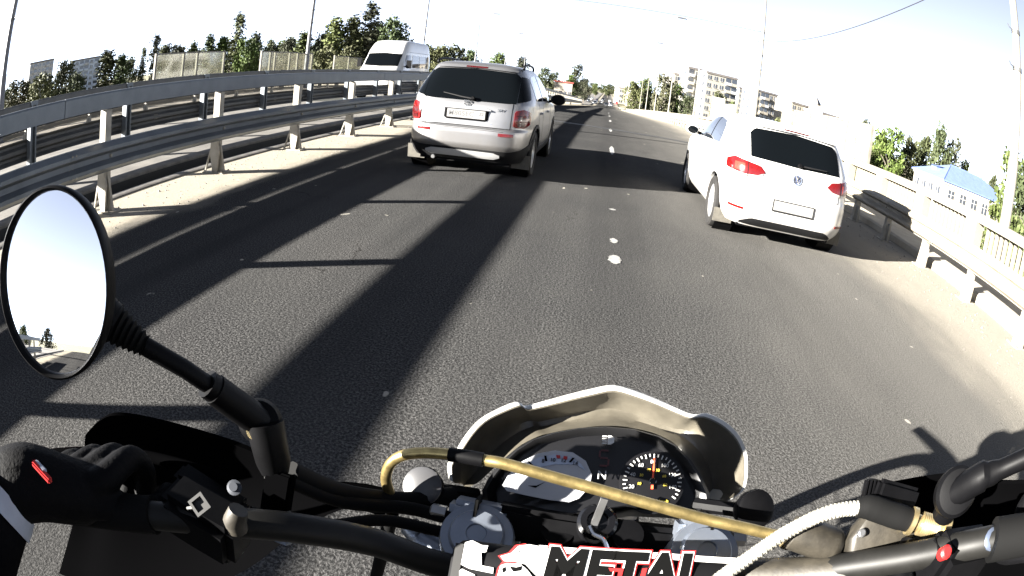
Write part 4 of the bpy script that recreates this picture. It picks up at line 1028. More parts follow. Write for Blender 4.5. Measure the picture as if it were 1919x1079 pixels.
    wo_ = part(MB().lathe([(0.028, -0.02), (0.03, 0.02), (0.02, 0.035)], w0, (0, -1, 0.3), 12), 'wiper', BLACKP, t)
    part(MB().tube([w0, sh.at(1.075, -0.10, 0.04), sh.at(1.115, -0.36, 0.03)], [0.012, 0.011, 0.007], 6), 'wiper_arm', GREYT, wo_)
    part(MB().tube([(-0.40, 0.5, 0.235), (-0.40, 0.06, 0.225)], 0.026, 12), 'exhaust_pipe', STEEL, t)
    part(sh.patch(0.33, 0.36, 0.738, 0.742, 0.003, 2, 1, 0.004), 'tailgate_button', CHROME, t)
    return t
silver_car()

def white_car():
    t = empty('white_hatchback', (2.245, 6.37, 0), 'white three-door hatchback ahead on the right with a round rear badge', 'car')
    K = [(0.20, 0.14, 4.05, 0.80, 6), (0.29, 0.05, 4.12, 0.855, 6), (0.42, 0.0, 4.19, 0.886, 6), (0.57, 0.0, 4.20, 0.890, 6), (0.67, 0.012, 4.17, 0.888, 6), (0.705, 0.035, 4.15, 0.886, 6.2), (0.87, 0.055, 4.05, 0.878, 6.2), (0.955, 0.085, 3.75, 0.866, 6),
         (1.00, 0.11, 3.20, 0.852, 6), (1.06, 0.15, 3.02, 0.832, 6), (1.20, 0.25, 2.74, 0.785, 6), (1.32, 0.345, 2.46, 0.73, 6), (1.395, 0.40, 2.22, 0.675, 6), (1.435, 0.44, 2.02, 0.61, 5.5), (1.465, 0.58, 1.75, 0.48, 5), (1.478, 0.85, 1.45, 0.28, 4)]
    sh = Shell(K); wheels = [(0.75, 0.325), (3.33, 0.325)]
    finish_body(sh, 'body', WHITEC, t, wheels, 0.365, 0.60)
    add_wheels(t, wheels, 0.775, 0.318, 0.21, ALLOY, 5)
    part(MB().box((0, 2.05, 0.235), (1.24, 3.7, 0.12)), 'underbody', BLACKP, t)
    part(sh.patch(-0.60, 0.60, lin((-0.62, 1.015), (0, 0.998), (0.62, 1.015)), lin((-0.62, 1.26), (-0.54, 1.345), (0, 1.372), (0.54, 1.345), (0.62, 1.26)), 0.006, 30, 10), 'rear_window', GLASS, t)
    part(sh.patch(-0.60, 0.60, lin((-0.6, 1.375), (0, 1.392), (0.6, 1.375)), lin((-0.6, 1.41), (0, 1.432), (0.6, 1.41)), 0.05, 22, 3, 0.07), 'spoiler', WHITEC, t)
    part(sh.patch(-0.17, 0.17, 1.398, 1.416, 0.055, 8, 2, 0.012), 'high_brake_lamp', DRED, t)
    seam = GREYT
    for sg in (-1, 1):
        part(sh.spatch(sg, 0.98, 1.66, lin((0.95, 1.05), (1.66, 1.035)), lin((0.98, 1.14), (1.08, 1.27), (1.25, 1.345), (1.66, 1.375)), 0.005), 'quarter_window', SGLASS, t)
        part(sh.spatch(sg, 1.72, 2.62, lin((1.7, 1.035), (2.62, 1.015)), lin((1.72, 1.375), (2.1, 1.345), (2.4, 1.22), (2.62, 1.04)), 0.005), 'door_window', SGLASS, t)
        part(sh.spatch(sg, 1.665, 1.715, 1.035, 1.375, 0.004, 2, 6), 'window_pillar', BLACKP, t)
        for y in (1.62, 2.80):
            part(sh.spatch(sg, y - 0.004, y + 0.004, 0.34, 1.03, 0.0015, 1, 14, 0.004), 'door_seam', seam, t)
        h = sh.side(1.86, 0.86, sg, 0.02); part(MB().box(h, (0.035, 0.22, 0.032)), 'door_handle', WHITEC, t)
        mp = sh.side(2.60, 1.03, sg, 0.0); c = mp + Vector((sg * 0.15, -0.01, 0.045))
        mb = MB(); mb.lathe([(0.02, -0.10), (0.066, -0.095), (0.075, -0.05), (0.07, 0.03), (0.03, 0.075)], c, (0, 1, 0), 16)
        for i, v in enumerate(mb.v): mb.v[i] = (c.x + (v[0] - c.x) * 1.4, v[1], v[2])
        mo = part(mb, 'door_mirror', WHITEC, t); part(MB().tube([mp, c], 0.024, 8), 'mirror_foot', BLACKP, mo)
        mb = MB().lathe([(0.058, 0), (0.058, 0.006)], c + Vector((0, -0.105, 0)), (0, 1, 0), 16)
        for i, v in enumerate(mb.v): mb.v[i] = (c.x + (v[0] - c.x) * 1.4, v[1], v[2])
        part(mb, 'mirror_glass', GLASS, mo)
        # tail lamp: red upper shell, clear lower edge
        fz0 = lin((0.42, 0.83), (0.50, 0.79), (0.66, 0.775), (0.96, 0.80)); fz1 = lin((0.42, 0.87), (0.48, 0.93), (0.66, 0.955), (0.80, 0.975), (0.96, 0.93))
        lamp = part(sh.patch(sg * 0.42, sg * 0.98, lambda a: fz0(abs(a)) + 0.028, lambda a: fz1(abs(a)), 0.014, 20, 8, 0.035), 'tail_lamp', REDL, t)
        part(sh.patch(sg * 0.44, sg * 0.95, lambda a: fz0(abs(a)), lambda a: fz0(abs(a)) + 0.026, 0.012, 18, 2, 0.03), 'reverse_lens', CLEARL, lamp)
        part(sh.patch(sg * 0.617, sg * 0.625, 0.78, 0.952, 0.016, 1, 8, 0.02), 'lens_gap', BLACKP, lamp)
        part(sh.patch(sg * 0.66, sg * 0.80, 0.83, 0.92, 0.017, 8, 5, 0.01), 'inner_lens', mat('bright_red_lens', (0.16, 0.02, 0.012), 0.15, coat=0.3, var=0.3, vscale=60), lamp)
        part(sh.patch(sg * 0.62, sg * 0.84, lambda a: 0.395 + 0.03 * (abs(a) - 0.62), lambda a: 0.425 + 0.03 * (abs(a) - 0.62), 0.006, 8, 2), 'bumper_reflector', REDL, t)
        part(MB().box((sg * 0.76, 0.40, 0.22), (0.24, 0.012, 0.17), Matrix.Rotation(R(8), 3, 'X')), 'mud_flap', FLAP, t)
    for sg in (-1, 1):
        part(sh.patch(sg * 0.610, sg * 0.616, 0.70, 0.79, 0.002, 1, 6, 0.004), 'tailgate_seam', seam, t)
    part(sh.patch(-0.62, 0.62, 0.694, 0.701, 0.002, 24, 1, 0.004), 'tailgate_seam', seam, t)
    part(sh.patch(-0.62, 0.62, lin((-0.62, 0.22), (0.62, 0.22)), lin((-0.62, 0.25), (-0.5, 0.315), (0.5, 0.315), (0.62, 0.25)), 0.008, 26, 4), 'diffuser', GREYT, t)
    fy = sh.fr(0.55)
    pl = part(MB().box((0, fy - 0.010, 0.525), (0.545, 0.016, 0.140)), 'number_plate', GREYT, t)
    part(MB().box((0, fy - 0.0205, 0.528), (0.520, 0.006, 0.112)), 'plate_face', PLATE, pl)
    # round badge: ring, V and W strokes
    fy = sh.fr(0.865); zc = 0.862
    em = part(MB().lathe([(0.062, 0), (0.062, 0.010), (0.052, 0.010), (0.052, 0)], (0, fy - 0.004, zc), (0, -1, 0.10), 28, close=True), 'emblem', CHROME, t)
    part(MB().lathe([(0.0525, 0), (0.0525, 0.004)], (0, fy - 0.003, zc), (0, -1, 0.10), 28), 'emblem_field', mat('emblem_blue', (0.04, 0.05, 0.09), 0.3), em)
    def stroke(pts):
        mb = MB()
        for a, b in zip(pts[:-1], pts[1:]):
            mb.tube([(a[0], fy - 0.011 - 0.1 * a[1], zc + a[1]), (b[0], fy - 0.011 - 0.1 * b[1], zc + b[1])], 0.0055, 6)
        return mb
    part(stroke([(-0.022, 0.047), (0, 0.004), (0.022, 0.047)]), 'emblem_letter', CHROME, em)
    part(stroke([(-0.046, 0.022), (-0.022, -0.044), (0, -0.002), (0.022, -0.044), (0.046, 0.022)]), 'emblem_letter', CHROME, em)
    t.scale = (0.965, 0.965, 0.965)
    w0 = sh.at(1.03, 0.02, 0.03); wo_ = part(MB().lathe([(0.026, -0.02), (0.028, 0.02), (0.02, 0.035)], w0, (0, -1, 0.3), 12), 'wiper', BLACKP, t)
    part(MB().tube([w0, sh.at(1.035, 0.18, 0.034), sh.at(1.045, 0.40, 0.028)], [0.012, 0.010, 0.006], 6), 'wiper_arm', GREYT, wo_)
    return t
white_car()

def white_van():
    t = empty('white_van', (-9.62, 23.5, 0), 'white high-roof minibus oncoming behind the median barriers', 'van')
    K = [(0.30, 0.10, 5.20, 0.93, 7), (0.45, 0.0, 5.25, 0.98, 7), (0.75, 0.0, 5.28, 1.0, 7), (1.05, 0.08, 5.28, 1.0, 7), (1.22, 0.30, 5.28, 1.0, 7), (1.30, 0.55, 5.28, 0.995, 7), (1.42, 0.72, 5.28, 0.985, 7.5), (1.70, 0.98, 5.26, 0.965, 8), (2.02, 1.25, 5.24, 0.94, 8), (2.08, 1.28, 5.23, 0.935, 8), (2.30, 1.48, 5.20, 0.90, 8), (2.52, 1.72, 5.15, 0.84, 8), (2.62, 1.95, 5.08, 0.78, 7), (2.68, 2.3, 4.9, 0.62, 6), (2.70, 2.7, 4.6, 0.4, 5)]
    sh = Shell(K); wheels = [(0.95, 0.35), (4.2, 0.35)]
    finish_body(sh, 'body', WHITEC, t, wheels, 0.40, 0.70)
    add_wheels(t, wheels, 0.88, 0.34, 0.2, STEEL, 6)
    part(sh.patch(-0.80, 0.80, lin((-0.8, 1.47), (0, 1.44), (0.8, 1.47)), lin((-0.8, 2.02), (0, 2.06), (0.8, 2.02)), 0.008, 24, 8), 'windscreen', GLASS, t)
    for sg in (-1, 1):
        part(sh.spatch(sg, 1.35, 2.05, lin((1.35, 1.42), (2.05, 1.40)), lin((1.35, 1.75), (1.5, 1.98), (2.05, 2.0)), 0.008), 'cab_window', SGLASS, t)
        for k in range(3): part(sh.spatch(sg, 2.22 + k * 0.98, 3.12 + k * 0.98, 1.42, 2.0, 0.008), 'side_window', SGLASS, t)
        part(sh.spatch(sg, 1.3, 5.1, 2.12, 2.135, 0.004, 12, 1, 0.01), 'roof_seam', GREYT, t)
        part(sh.spatch(sg, 1.0, 5.1, 0.70, 0.78, 0.012, 12, 1, 0.02), 'side_moulding', GREYT, t)
        part(sh.patch(sg * 0.62, sg * 0.98, 0.85, 1.08, 0.012, 8, 4), 'headlight', CLEARL, t)
        mp = sh.side(1.25, 1.45, sg); c = mp + Vector((sg * 0.2, -0.05, 0.12)); m_ = part(MB().box(c, (0.2, 0.12, 0.36)), 'door_mirror', BLACKP, t); part(MB().tube([mp, c], 0.03, 6), 'mirror_foot', BLACKP, m_)
        part(MB().tube([sh.at(1.47, sg * 0.12, 0.02), sh.at(1.52, sg * 0.62, 0.02)], 0.012, 5), 'wiper', BLACKP, t)
    part(sh.patch(-0.55, 0.55, 0.85, 1.05, 0.01, 12, 3), 'grille', GREYT, t)
    part(sh.patch(-1.0, 1.0, 0.32, 0.62, 0.015, 20, 3), 'bumper', GREYT, t)
    part(MB().box((0, sh.fr(0.52) - 0.02, 0.52), (0.52, 0.02, 0.11)), 'number_plate', PLATE, t)
    part(MB().lathe([(0.10, 0), (0.12, 0.06), (0.02, 0.10)], (0.35, 2.6, 2.66), (0, 0, 1), 14), 'roof_vent', GREYT, t)
    part(MB().lathe([(0.10, 0), (0.12, 0.06), (0.02, 0.10)], (0.30, 3.6, 2.66), (0, 0, 1), 14), 'roof_vent', GREYT, t)
    # bright papers and cup on the dashboard behind the glass show as pale shapes on the glass base
    return t
white_van()

def far_car(x, y, col, label, back=True, k=0):
    t = empty('distant_car', (x, y, zp(y)), label, 'car', 'cars on the far street')
    K = [(0.2, 0.08, 4.2, 0.80, 6), (0.45, 0, 4.3, 0.87, 6), (0.75, 0.05, 4.25, 0.87, 6), (0.92, 0.12, 3.9, 0.85, 6), (0.98, 0.35, 3.2, 0.83, 6), (1.2, 0.7, 2.75, 0.74, 6), (1.40, 1.0, 2.35, 0.62, 5), (1.45, 1.3, 2.0, 0.4, 4)]
    sh = Shell(K); mb = MB(); sh.body(mb, 14, 40); part(mb, 'body', col, t)
    part(sh.patch(-0.62, 0.62, 1.02, 1.36, 0.01, 10, 3), 'rear_window' if back else 'windscreen', GLASS, t)
    for sg in (-1, 1):
        part(sh.spatch(sg, 1.0, 2.9, lin((1, 1.0), (2.9, 0.98)), lin((1.0, 1.2), (1.4, 1.34), (2.2, 1.34), (2.9, 1.0)), 0.01, 6, 3), 'side_window', SGLASS, t)
        part(sh.patch(sg * 0.5, sg * 0.85, 0.68, 0.82, 0.01, 4, 2), 'tail_lamp' if back else 'headlight', REDL if back else CLEARL, t)
        for wy in (0.8, 3.4): part(MB().lathe([(0.31, -0.1), (0.31, 0.1)], (sg * 0.78, wy, 0.31), (1, 0, 0), 16), 'wheel', TYRE, t)
DARKC = mat('dark_car_paint', (0.03, 0.035, 0.045), 0.25, 0.3, coat=0.6); GREYC = mat('grey_car_paint', (0.25, 0.26, 0.27), 0.3, 0.5, coat=0.6); REDC = mat('red_car_paint', (0.30, 0.03, 0.03), 0.3, coat=0.6)
for i, (x, y, c, back, lb) in enumerate([(-2.6, 265, WHITEC, True, 'white distant car nearest beyond the road crest'), (1.6, 285, DARKC, True, 'dark distant car beside the white one beyond the crest'), (-2.4, 300, GREYC, True, 'grey distant car second in the left lane of the far street'), (-8.2, 270, DARKC, False, 'dark oncoming car at the far left of the street'), (-11.5, 290, WHITEC, False, 'white oncoming car under the dark street trees'), (1.5, 320, WHITEC, True, 'white distant car in the right lane of the far street'), (-2.3, 345, DARKC, True, 'dark distant car third in the left lane'), (-8.4, 335, GREYC, False, 'grey oncoming car farther up the street'), (4.6, 300, REDC, True, 'small red car at the right kerb of the far street'), (-11.6, 350, DARKC, False, 'dark oncoming car farthest up the street'), (-5.0, 248, DARKC, False, 'dark oncoming car just past the left rail\'s end'), (-4.9, 262, GREYC, True, 'grey distant car left of the nearest white one'), (-0.2, 240, WHITEC, True, 'white distant car in the middle just over the crest'), (-5.1, 300, DARKC, True, 'dark distant car between the street trees'), (1.7, 245, GREYC, True, 'grey distant car right of the one in the middle'), (-8.3, 300, WHITEC, False, 'white oncoming car halfway up the far street')]):
    far_car(x, y, c, lb, back, i)

# ------------------------------------------------------------------ the motorcycle under the rider
BK = empty('motorcycle', (0.05, 0.40, 0.0), 'motorcycle handlebar, dials and pale cowl in the foreground, ridden from behind', 'motorcycle')
COWL = mat('shaded_cowl_inside', (0.060, 0.054, 0.042), 0.3, var=0.35, vscale=16, coat=0.4, detail=6)  # shade and warm bounce inside the pale cowl put into the colour
GOLD = mat('gold_braided_hose', (0.38, 0.29, 0.12), 0.33, 0.9, var=0.25, vscale=90)
WBRAID = mat('white_braided_hose', (0.26, 0.25, 0.215), 0.55, 0.25, var=0.3, vscale=160, bump=0.6, bscale=700, bdist=0.0005)
OLIVE = mat('worn_dark_casting', (0.02, 0.017, 0.012), 0.55, 0.2, var=0.45, vscale=40, bump=0.3, bscale=250, bdist=0.0006)
BRASS = mat('brass_fitting', (0.48, 0.38, 0.20), 0.35, 0.9, var=0.2, vscale=60)
DIALW = mat('white_dial', (0.30, 0.305, 0.32), 0.35)
DIALB = mat('grey_dial_band', (0.30, 0.34, 0.42), 0.35)
NEEDLE = mat('orange_needle', (0.75, 0.08, 0.03), 0.5)
REDSEG = mat('red_segment', (0.05, 0.005, 0.005), 0.5)
YEL = mat('yellow_print', (0.55, 0.42, 0.05), 0.5)
GREYP = mat('grey_print', (0.30, 0.30, 0.30), 0.5)
DARKG = mat('dark_gauge_face', (0.003, 0.003, 0.0035), 0.35, spec=0.3)
LENSC = mat('instrument_housing', (0.007, 0.007, 0.0075), 0.4, spec=0.3, bump=0.08, bscale=500, bdist=0.0002)
MATTE = mat('matt_black_plastic', (0.0009, 0.0009, 0.001), 0.9, spec=0.0)
def bp(mb, name, m, parent=BK, smooth=40, **k): return mb.build(name, m, parent, smooth=smooth, **k)
V3 = Vector
# cowl: inner skin, lip and outer skin
rim = [(-0.0977, 0.5000, 1.0044), (-0.1027, 0.5100, 1.0184), (-0.0977, 0.5300, 1.0256), (-0.0901, 0.5450, 1.0395), (-0.0796, 0.5600, 1.0505), (-0.0637, 0.5750, 1.0577), (-0.0448, 0.5850, 1.0650), (-0.0344, 0.5900, 1.0591), (-0.0126, 0.5970, 1.0651), (0.0104, 0.6050, 1.0720), (0.0338, 0.6100, 1.0799), (0.0576, 0.6150, 1.0863), (0.0830, 0.6100, 1.0855), (0.1079, 0.6050, 1.0823), (0.1300, 0.5980, 1.0796), (0.1489, 0.5900, 1.0792), (0.1636, 0.5850, 1.0858), (0.1821, 0.5700, 1.0874), (0.1968, 0.5550, 1.0837), (0.2075, 0.5450, 1.0741), (0.2122, 0.5300, 1.0644), (0.2130, 0.5100, 1.0455), (0.1995, 0.4950, 1.0408), (0.1768, 0.4800, 1.0379)]
inn = [(-0.0901, 0.5200, 0.9804), (-0.0754, 0.5250, 0.9909), (-0.0676, 0.5350, 0.9972), (-0.0592, 0.5450, 1.0052), (-0.0496, 0.5550, 1.0143), (-0.0355, 0.5650, 1.0273), (-0.0193, 0.5700, 1.0387), (-0.0070, 0.5750, 1.0424), (0.0102, 0.5780, 1.0483), (0.0276, 0.5800, 1.0532), (0.0420, 0.5800, 1.0581), (0.0568, 0.5800, 1.0614), (0.0718, 0.5800, 1.0633), (0.0874, 0.5800, 1.0629), (0.1063, 0.5780, 1.0621), (0.1227, 0.5750, 1.0592), (0.1360, 0.5700, 1.0555), (0.1488, 0.5600, 1.0506), (0.1606, 0.5520, 1.0427), (0.1704, 0.5450, 1.0336), (0.1785, 0.5400, 1.0226), (0.1844, 0.5300, 1.0151), (0.1842, 0.5150, 1.0152), (0.1793, 0.5000, 1.0175)]
rim = spline(rim, 3); inn = spline(inn, 3)
ctr = V3((0.06, 0.55, 1.06))
outw = []
for p in rim:
    d = (p - ctr); d.normalize(); outw.append(d)
rows_in = []
for k in range(6):
    t = k / 5
    rows_in.append([a.lerp(b, t) + V3((0, 0.030, -0.022)) * math.sin(math.pi * t) for a, b in zip(rim, inn)])
lip = [[p + d * 0.001 + V3((0, 0.001, 0.001)) for p, d in zip(rim, outw)], [p + d * 0.0045 + V3((0, 0.003, 0.0025)) for p, d in zip(rim, outw)], [p + d * 0.0075 + V3((0, 0.010, -0.002)) for p, d in zip(rim, outw)], [p + d * 0.005 + V3((0, 0.035, -0.02)) for p, d in zip(rim, outw)]]
nose = [[ctr.lerp(p, 1 - 0.16 * k) + V3((0, 0.035 + 0.055 * k, -0.02 - 0.035 * k)) for p in rim] for k in (1, 2, 3, 4)]
mb = MB(); mb.grid(rows_in[::-1] + [lip[0]])
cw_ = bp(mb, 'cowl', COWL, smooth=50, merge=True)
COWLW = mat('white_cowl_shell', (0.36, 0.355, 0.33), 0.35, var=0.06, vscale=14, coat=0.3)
mb = MB(); mb.grid(lip + nose)
n = len(rim); mb.add(nose[-1], [tuple(range(n))])
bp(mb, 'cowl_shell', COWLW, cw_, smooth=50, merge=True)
# instrument pod
pod = [(-0.0636, 0.5000, 0.9820), (-0.0670, 0.5050, 0.9970), (-0.0622, 0.5100, 1.0122), (-0.0525, 0.5220, 1.0275), (-0.0413, 0.5300, 1.0412), (-0.0250, 0.5380, 1.0544), (-0.0039, 0.5420, 1.0653), (0.0232, 0.5460, 1.0742), (0.0509, 0.5470, 1.0807), (0.0822, 0.5450, 1.0838), (0.1108, 0.5400, 1.0819), (0.1306, 0.5320, 1.0775), (0.1473, 0.5220, 1.0684), (0.1619, 0.5100, 1.0565), (0.1736, 0.4970, 1.0442), (0.1770, 0.4850, 1.0353), (0.1685, 0.4780, 1.0311), (0.1325, 0.4740, 1.0357), (0.0927, 0.4700, 1.0356), (0.0562, 0.4640, 1.0270), (0.0308, 0.4620, 1.0177), (-0.0013, 0.4650, 1.0119), (-0.0320, 0.4720, 1.0061), (-0.0539, 0.4850, 0.9916)]
pod = [V3(p) for p in pod]; pc = sum(pod, V3()) / len(pod)
DN = V3((-0.03, -0.62, 0.78)).normalized()
r0 = [p - DN * 0.045 + (p - pc) * 0.02 for p in pod]; r1 = pod; r2 = [p + DN * 0.006 - (p - pc) * 0.05 for p in pod]; r3 = [p + DN * 0.002 - (p - pc) * 0.10 for p in pod]; r4 = [p - DN * 0.008 - (p - pc) * 0.13 for p in pod]
mb = MB(); rows = [r0, r1, r2, r3, r4]; mb.grid([[row[i] for row in rows] for i in range(len(pod))] , closed_u=True)
mb.add(r0, [tuple(range(len(pod) - 1, -1, -1))])
podo = bp(mb, 'instrument_pod', LENSC, smooth=35, merge=True)
bp(MB().add([p for p in r4], [tuple(range(len(pod)))]), 'gauge_face', DARKG, podo)
# clear cover
gc = bpy.data.materials.new('clear_cover'); gc.use_nodes = True; n_ = gc.node_tree; n_.nodes.clear()
o_ = n_.nodes.new('ShaderNodeOutputMaterial'); t_ = n_.nodes.new('ShaderNodeBsdfTransparent'); g_ = n_.nodes.new('ShaderNodeBsdfGlossy'); g_.inputs['Roughness'].default_value = 0.12; m_ = n_.nodes.new('ShaderNodeMixShader'); m_.inputs[0].default_value = 0.02
n_.links.new(t_.outputs[0], m_.inputs[1]); n_.links.new(g_.outputs[0], m_.inputs[2]); n_.links.new(m_.outputs[0], o_.inputs['Surface'])
cv = [p - DN * 0.0015 - (p - pc) * 0.115 for p in pod]
bp(MB().grid([cv, [pc + DN * 0.006 + (p - pc) * 0.4 for p in cv], [pc + DN * 0.007 + (p - pc) * 0.02 for p in cv]]), 'gauge_cover', gc, podo, smooth=180)
# dial plane frame (computed once from the pod): local a to the right, b up the face
DO = V3((0.05476, 0.50749, 1.05047)); DX = V3((0.99568, -0.00000, 0.09288)); DY = V3((-0.05782, 0.78260, 0.61984)); DZ = V3((-0.07269, -0.62253, 0.77921))
def dl(a, b, c=0.0): return DO + DX * a + DY * b + DZ * c
def dpoly(name, pts, m, c, parent=podo, th=0.0008): return bp(MB().prism(pts, c, c + th, lambda a, b, q: dl(a, b, q)), name, m, parent, None)
def dtext(name, txt, at, size, m, c, parent=podo, shear=0.0):
    me = text_mesh(txt, size, m, 0.0003, shear)
    M_ = Matrix(((DX.x, DY.x, DZ.x, 0), (DX.y, DY.y, DZ.y, 0), (DX.z, DY.z, DZ.z, 0), (0, 0, 0, 1)))
    M_.translation = dl(at[0], at[1], c) - parent_origin(parent)
    return put(name, me, parent, M_)
tac = dpoly('tachometer', [(-0.10051, -0.02620), (-0.09650, -0.01504), (-0.08427, 0.00182), (-0.06885, 0.01239), (-0.05157, 0.01765), (-0.03249, 0.01695), (-0.01824, 0.00859), (-0.01072, -0.00562), (-0.01156, -0.01920), (-0.02110, -0.03281), (-0.03094, -0.03772), (-0.05064, -0.03721), (-0.07562, -0.03453), (-0.09525, -0.03208)], DIALW, 0.001)
dpoly('dial_band', [(-0.08953, -0.01305), (-0.08003, -0.00071), (-0.06716, 0.00778), (-0.05103, 0.01292), (-0.03531, 0.01194), (-0.02286, 0.00466), (-0.01712, -0.00257), (-0.02776, 0.00366), (-0.04975, 0.00172), (-0.06853, -0.00367)], DIALB, 0.0022, tac)
for a, b in (((-0.08664, -0.00559), (-0.07904, -0.00834)), ((-0.07766, 0.00252), (-0.07266, -0.00172)), ((-0.06076, 0.01020), (-0.05895, 0.00441)), ((-0.03126, 0.01050), (-0.03461, 0.00545))):
    dpoly('scale_tick', [(a[0] - 0.0012, a[1]), (a[0] + 0.0012, a[1]), (b[0] + 0.0012, b[1]), (b[0] - 0.0012, b[1])], BLACKT, 0.0032, tac)
for a, b in (((-0.04759, 0.01204), (-0.04664, 0.00855)), ((-0.03973, 0.01155), (-0.03989, 0.00796))): dpoly('red_tick', [(a[0] - 0.002, a[1]), (a[0] + 0.002, a[1]), (b[0] + 0.002, b[1]), (b[0] - 0.002, b[1])], REDP, 0.0034, tac)
for tx, at in (('8', (-0.06225, 0.00409)), ('10', (-0.05249, 0.00622)), ('12', (-0.04141, 0.00664)), ('14', (-0.02898, 0.00475))): dtext('scale_number', tx, at, 0.0058, BLACKT, 0.0036, tac)
dpoly('small_needle', [(-0.07419, -0.02437), (-0.06629, -0.02589), (-0.05730, -0.01851), (-0.06550, -0.02345)], BLACKT, 0.0036, tac)
# speedometer
sc = (0.05292, -0.01061); sr = 0.031
spd = bp(MB().lathe([(sr * 1.12, 0.0), (sr * 1.12, 0.0012), (sr * 1.05, 0.0015)], dl(sc[0], sc[1], 0.0006), DZ, 40), 'speedometer', DARKG, podo)
for k in range(29):
    a = R(214 - 248 * k / 28); L = 0.0045 if k % 2 == 0 else 0.003
    ca, sa = math.cos(a), math.sin(a); w = 0.0006
    pts = [(sc[0] + ca * sr - sa * w, sc[1] + sa * sr + ca * w), (sc[0] + ca * sr + sa * w, sc[1] + sa * sr - ca * w), (sc[0] + ca * (sr - L) + sa * w, sc[1] + sa * (sr - L) - ca * w), (sc[0] + ca * (sr - L) - sa * w, sc[1] + sa * (sr - L) + ca * w)]
    dpoly('scale_tick', pts, WHITEP, 0.0032, spd)
for k, tx in enumerate(('20', '40', '60', '80', '100', '120', '140')):
    a = R(196 - 208 * k / 6); rr = sr * 0.72
    dtext('scale_number', tx, (sc[0] + math.cos(a) * rr, sc[1] + math.sin(a) * rr), 0.0058, WHITEP if k > 3 else GREYP, 0.0033, spd)
for k, tx in enumerate(('10', '30', '40', '50', '60', '80')):
    a = R(190 - 200 * k / 5); rr = sr * 0.45
    dtext('inner_number', tx, (sc[0] + math.cos(a) * rr, sc[1] + math.sin(a) * rr), 0.0042, YEL, 0.0033, spd)
dpoly('needle', [(sc[0] - 0.0012, sc[1] - 0.008), (sc[0] + 0.0012, sc[1] - 0.008), (sc[0] + 0.0007, sc[1] + sr * 0.86), (sc[0] - 0.0003, sc[1] + sr * 0.86)], NEEDLE, 0.0045, spd)
dtext('unit_print', 'km/h', (0.06634, -0.03066), 0.0048, YEL, 0.0033, spd)
bp(MB().lathe([(0.004, 0.003), (0.004, 0.007), (0.003, 0.008)], dl(sc[0], sc[1], 0), DZ, 14), 'needle_hub', BLACKG, spd)
# tell-tales: headlamp sign, gear digit, neutral letter
hl = (0.00307, 0.03351)
dpoly('headlamp_sign', [(hl[0] - 0.0005, hl[1] - 0.005), (hl[0] + 0.003, hl[1] - 0.005), (hl[0] + 0.0062, hl[1] - 0.0025), (hl[0] + 0.0062, hl[1] + 0.0025), (hl[0] + 0.003, hl[1] + 0.005), (hl[0] - 0.0005, hl[1] + 0.005)], WHITEP, 0.002)
for k in range(4): dpoly('headlamp_sign', [(hl[0] - 0.0065, hl[1] - 0.0046 + k * 0.0026), (hl[0] - 0.0014, hl[1] - 0.0046 + k * 0.0026), (hl[0] - 0.0014, hl[1] - 0.0034 + k * 0.0026), (hl[0] - 0.0065, hl[1] - 0.0034 + k * 0.0026)], WHITEP, 0.002)
gd = (0.00034, 0.01295); S7 = 0.0052
def seg(x0, y0, x1, y1):
    w = 0.0009; pts = [(gd[0] + x0 - (w if x0 == x1 else 0), gd[1] + y0 - (w if y0 == y1 else 0)), (gd[0] + x1 + (w if x0 == x1 else 0), gd[1] + y0 - (w if y0 == y1 else 0)), (gd[0] + x1 + (w if x0 == x1 else 0), gd[1] + y1 + (w if y0 == y1 else 0)), (gd[0] + x0 - (w if x0 == x1 else 0), gd[1] + y1 + (w if y0 == y1 else 0))]
    dpoly('gear_digit', pts, REDSEG, 0.0021)
seg(-0.004, 0.0085, 0.004, 0.0085); seg(-0.0048, 0.001, -0.0048, 0.0078); seg(-0.004, 0.0, 0.004, 0.0); seg(0.0048, -0.0078, 0.0048, -0.001); seg(-0.004, -0.0085, 0.004, -0.0085)
dtext('neutral_letter', 'N', (-0.00014, -0.00602), 0.0135, GREYP, 0.002)
# fork caps and clamps
steer = bp(MB().box((0.0544, 0.4550, 1.0055), (0.20, 0.05, 0.035), Matrix.Rotation(R(-35), 3, 'X')), 'steering_plate', BLACKP, bevel=0.006)
AX = V3((0, -0.45, 0.89)).normalized()
for (c, cl) in (((-0.0542, 0.4050, 1.0231), (-0.0599, 0.4320, 1.0250)), ((0.1594, 0.4000, 1.0452), (0.1619, 0.4300, 1.0454))):
    c = V3(c); cl = V3(cl)
    f = bp(MB().lathe([(0.036, -0.05), (0.036, -0.006), (0.034, 0.0), (0.028, 0.0)], c, AX, 32), 'fork_clamp', ALU)
    bp(MB().lathe([(0.0265, -0.02), (0.0265, 0.003), (0.024, 0.007), (0.010, 0.008), (0.009, 0.006)], c, AX, 32), 'fork_cap', ALU, f)
    s = 1 if c.x > 0.05 else -1
    bp(MB().box(cl + V3((0, 0.01, -0.012)), (0.056, 0.035, 0.035), Matrix.Rotation(R(-30), 3, 'X')), 'clamp_lug', ALU, f, bevel=0.006)
    bp(MB().box(cl + V3((0, 0.0, 0.004)), (0.003, 0.036, 0.032), Matrix.Rotation(R(-30), 3, 'X')), 'clamp_slot', BLACKT, f)
    bp(MB().lathe([(0.008, 0), (0.008, 0.014), (0.005, 0.016)], cl + V3((s * 0.030, 0.0, -0.006)), (s, 0, 0), 6), 'pinch_bolt', STEEL, f)
    lo = c - AX * 0.06; ax = V3((c.x, 0.98 - 0.03, 0.33))
    bp(MB().tube([lo, lo.lerp(ax, 0.55)], 0.025, 16), 'fork_tube', STEEL); bp(MB().tube([lo.lerp(ax, 0.5), ax], 0.030, 16), 'fork_leg', ALU)
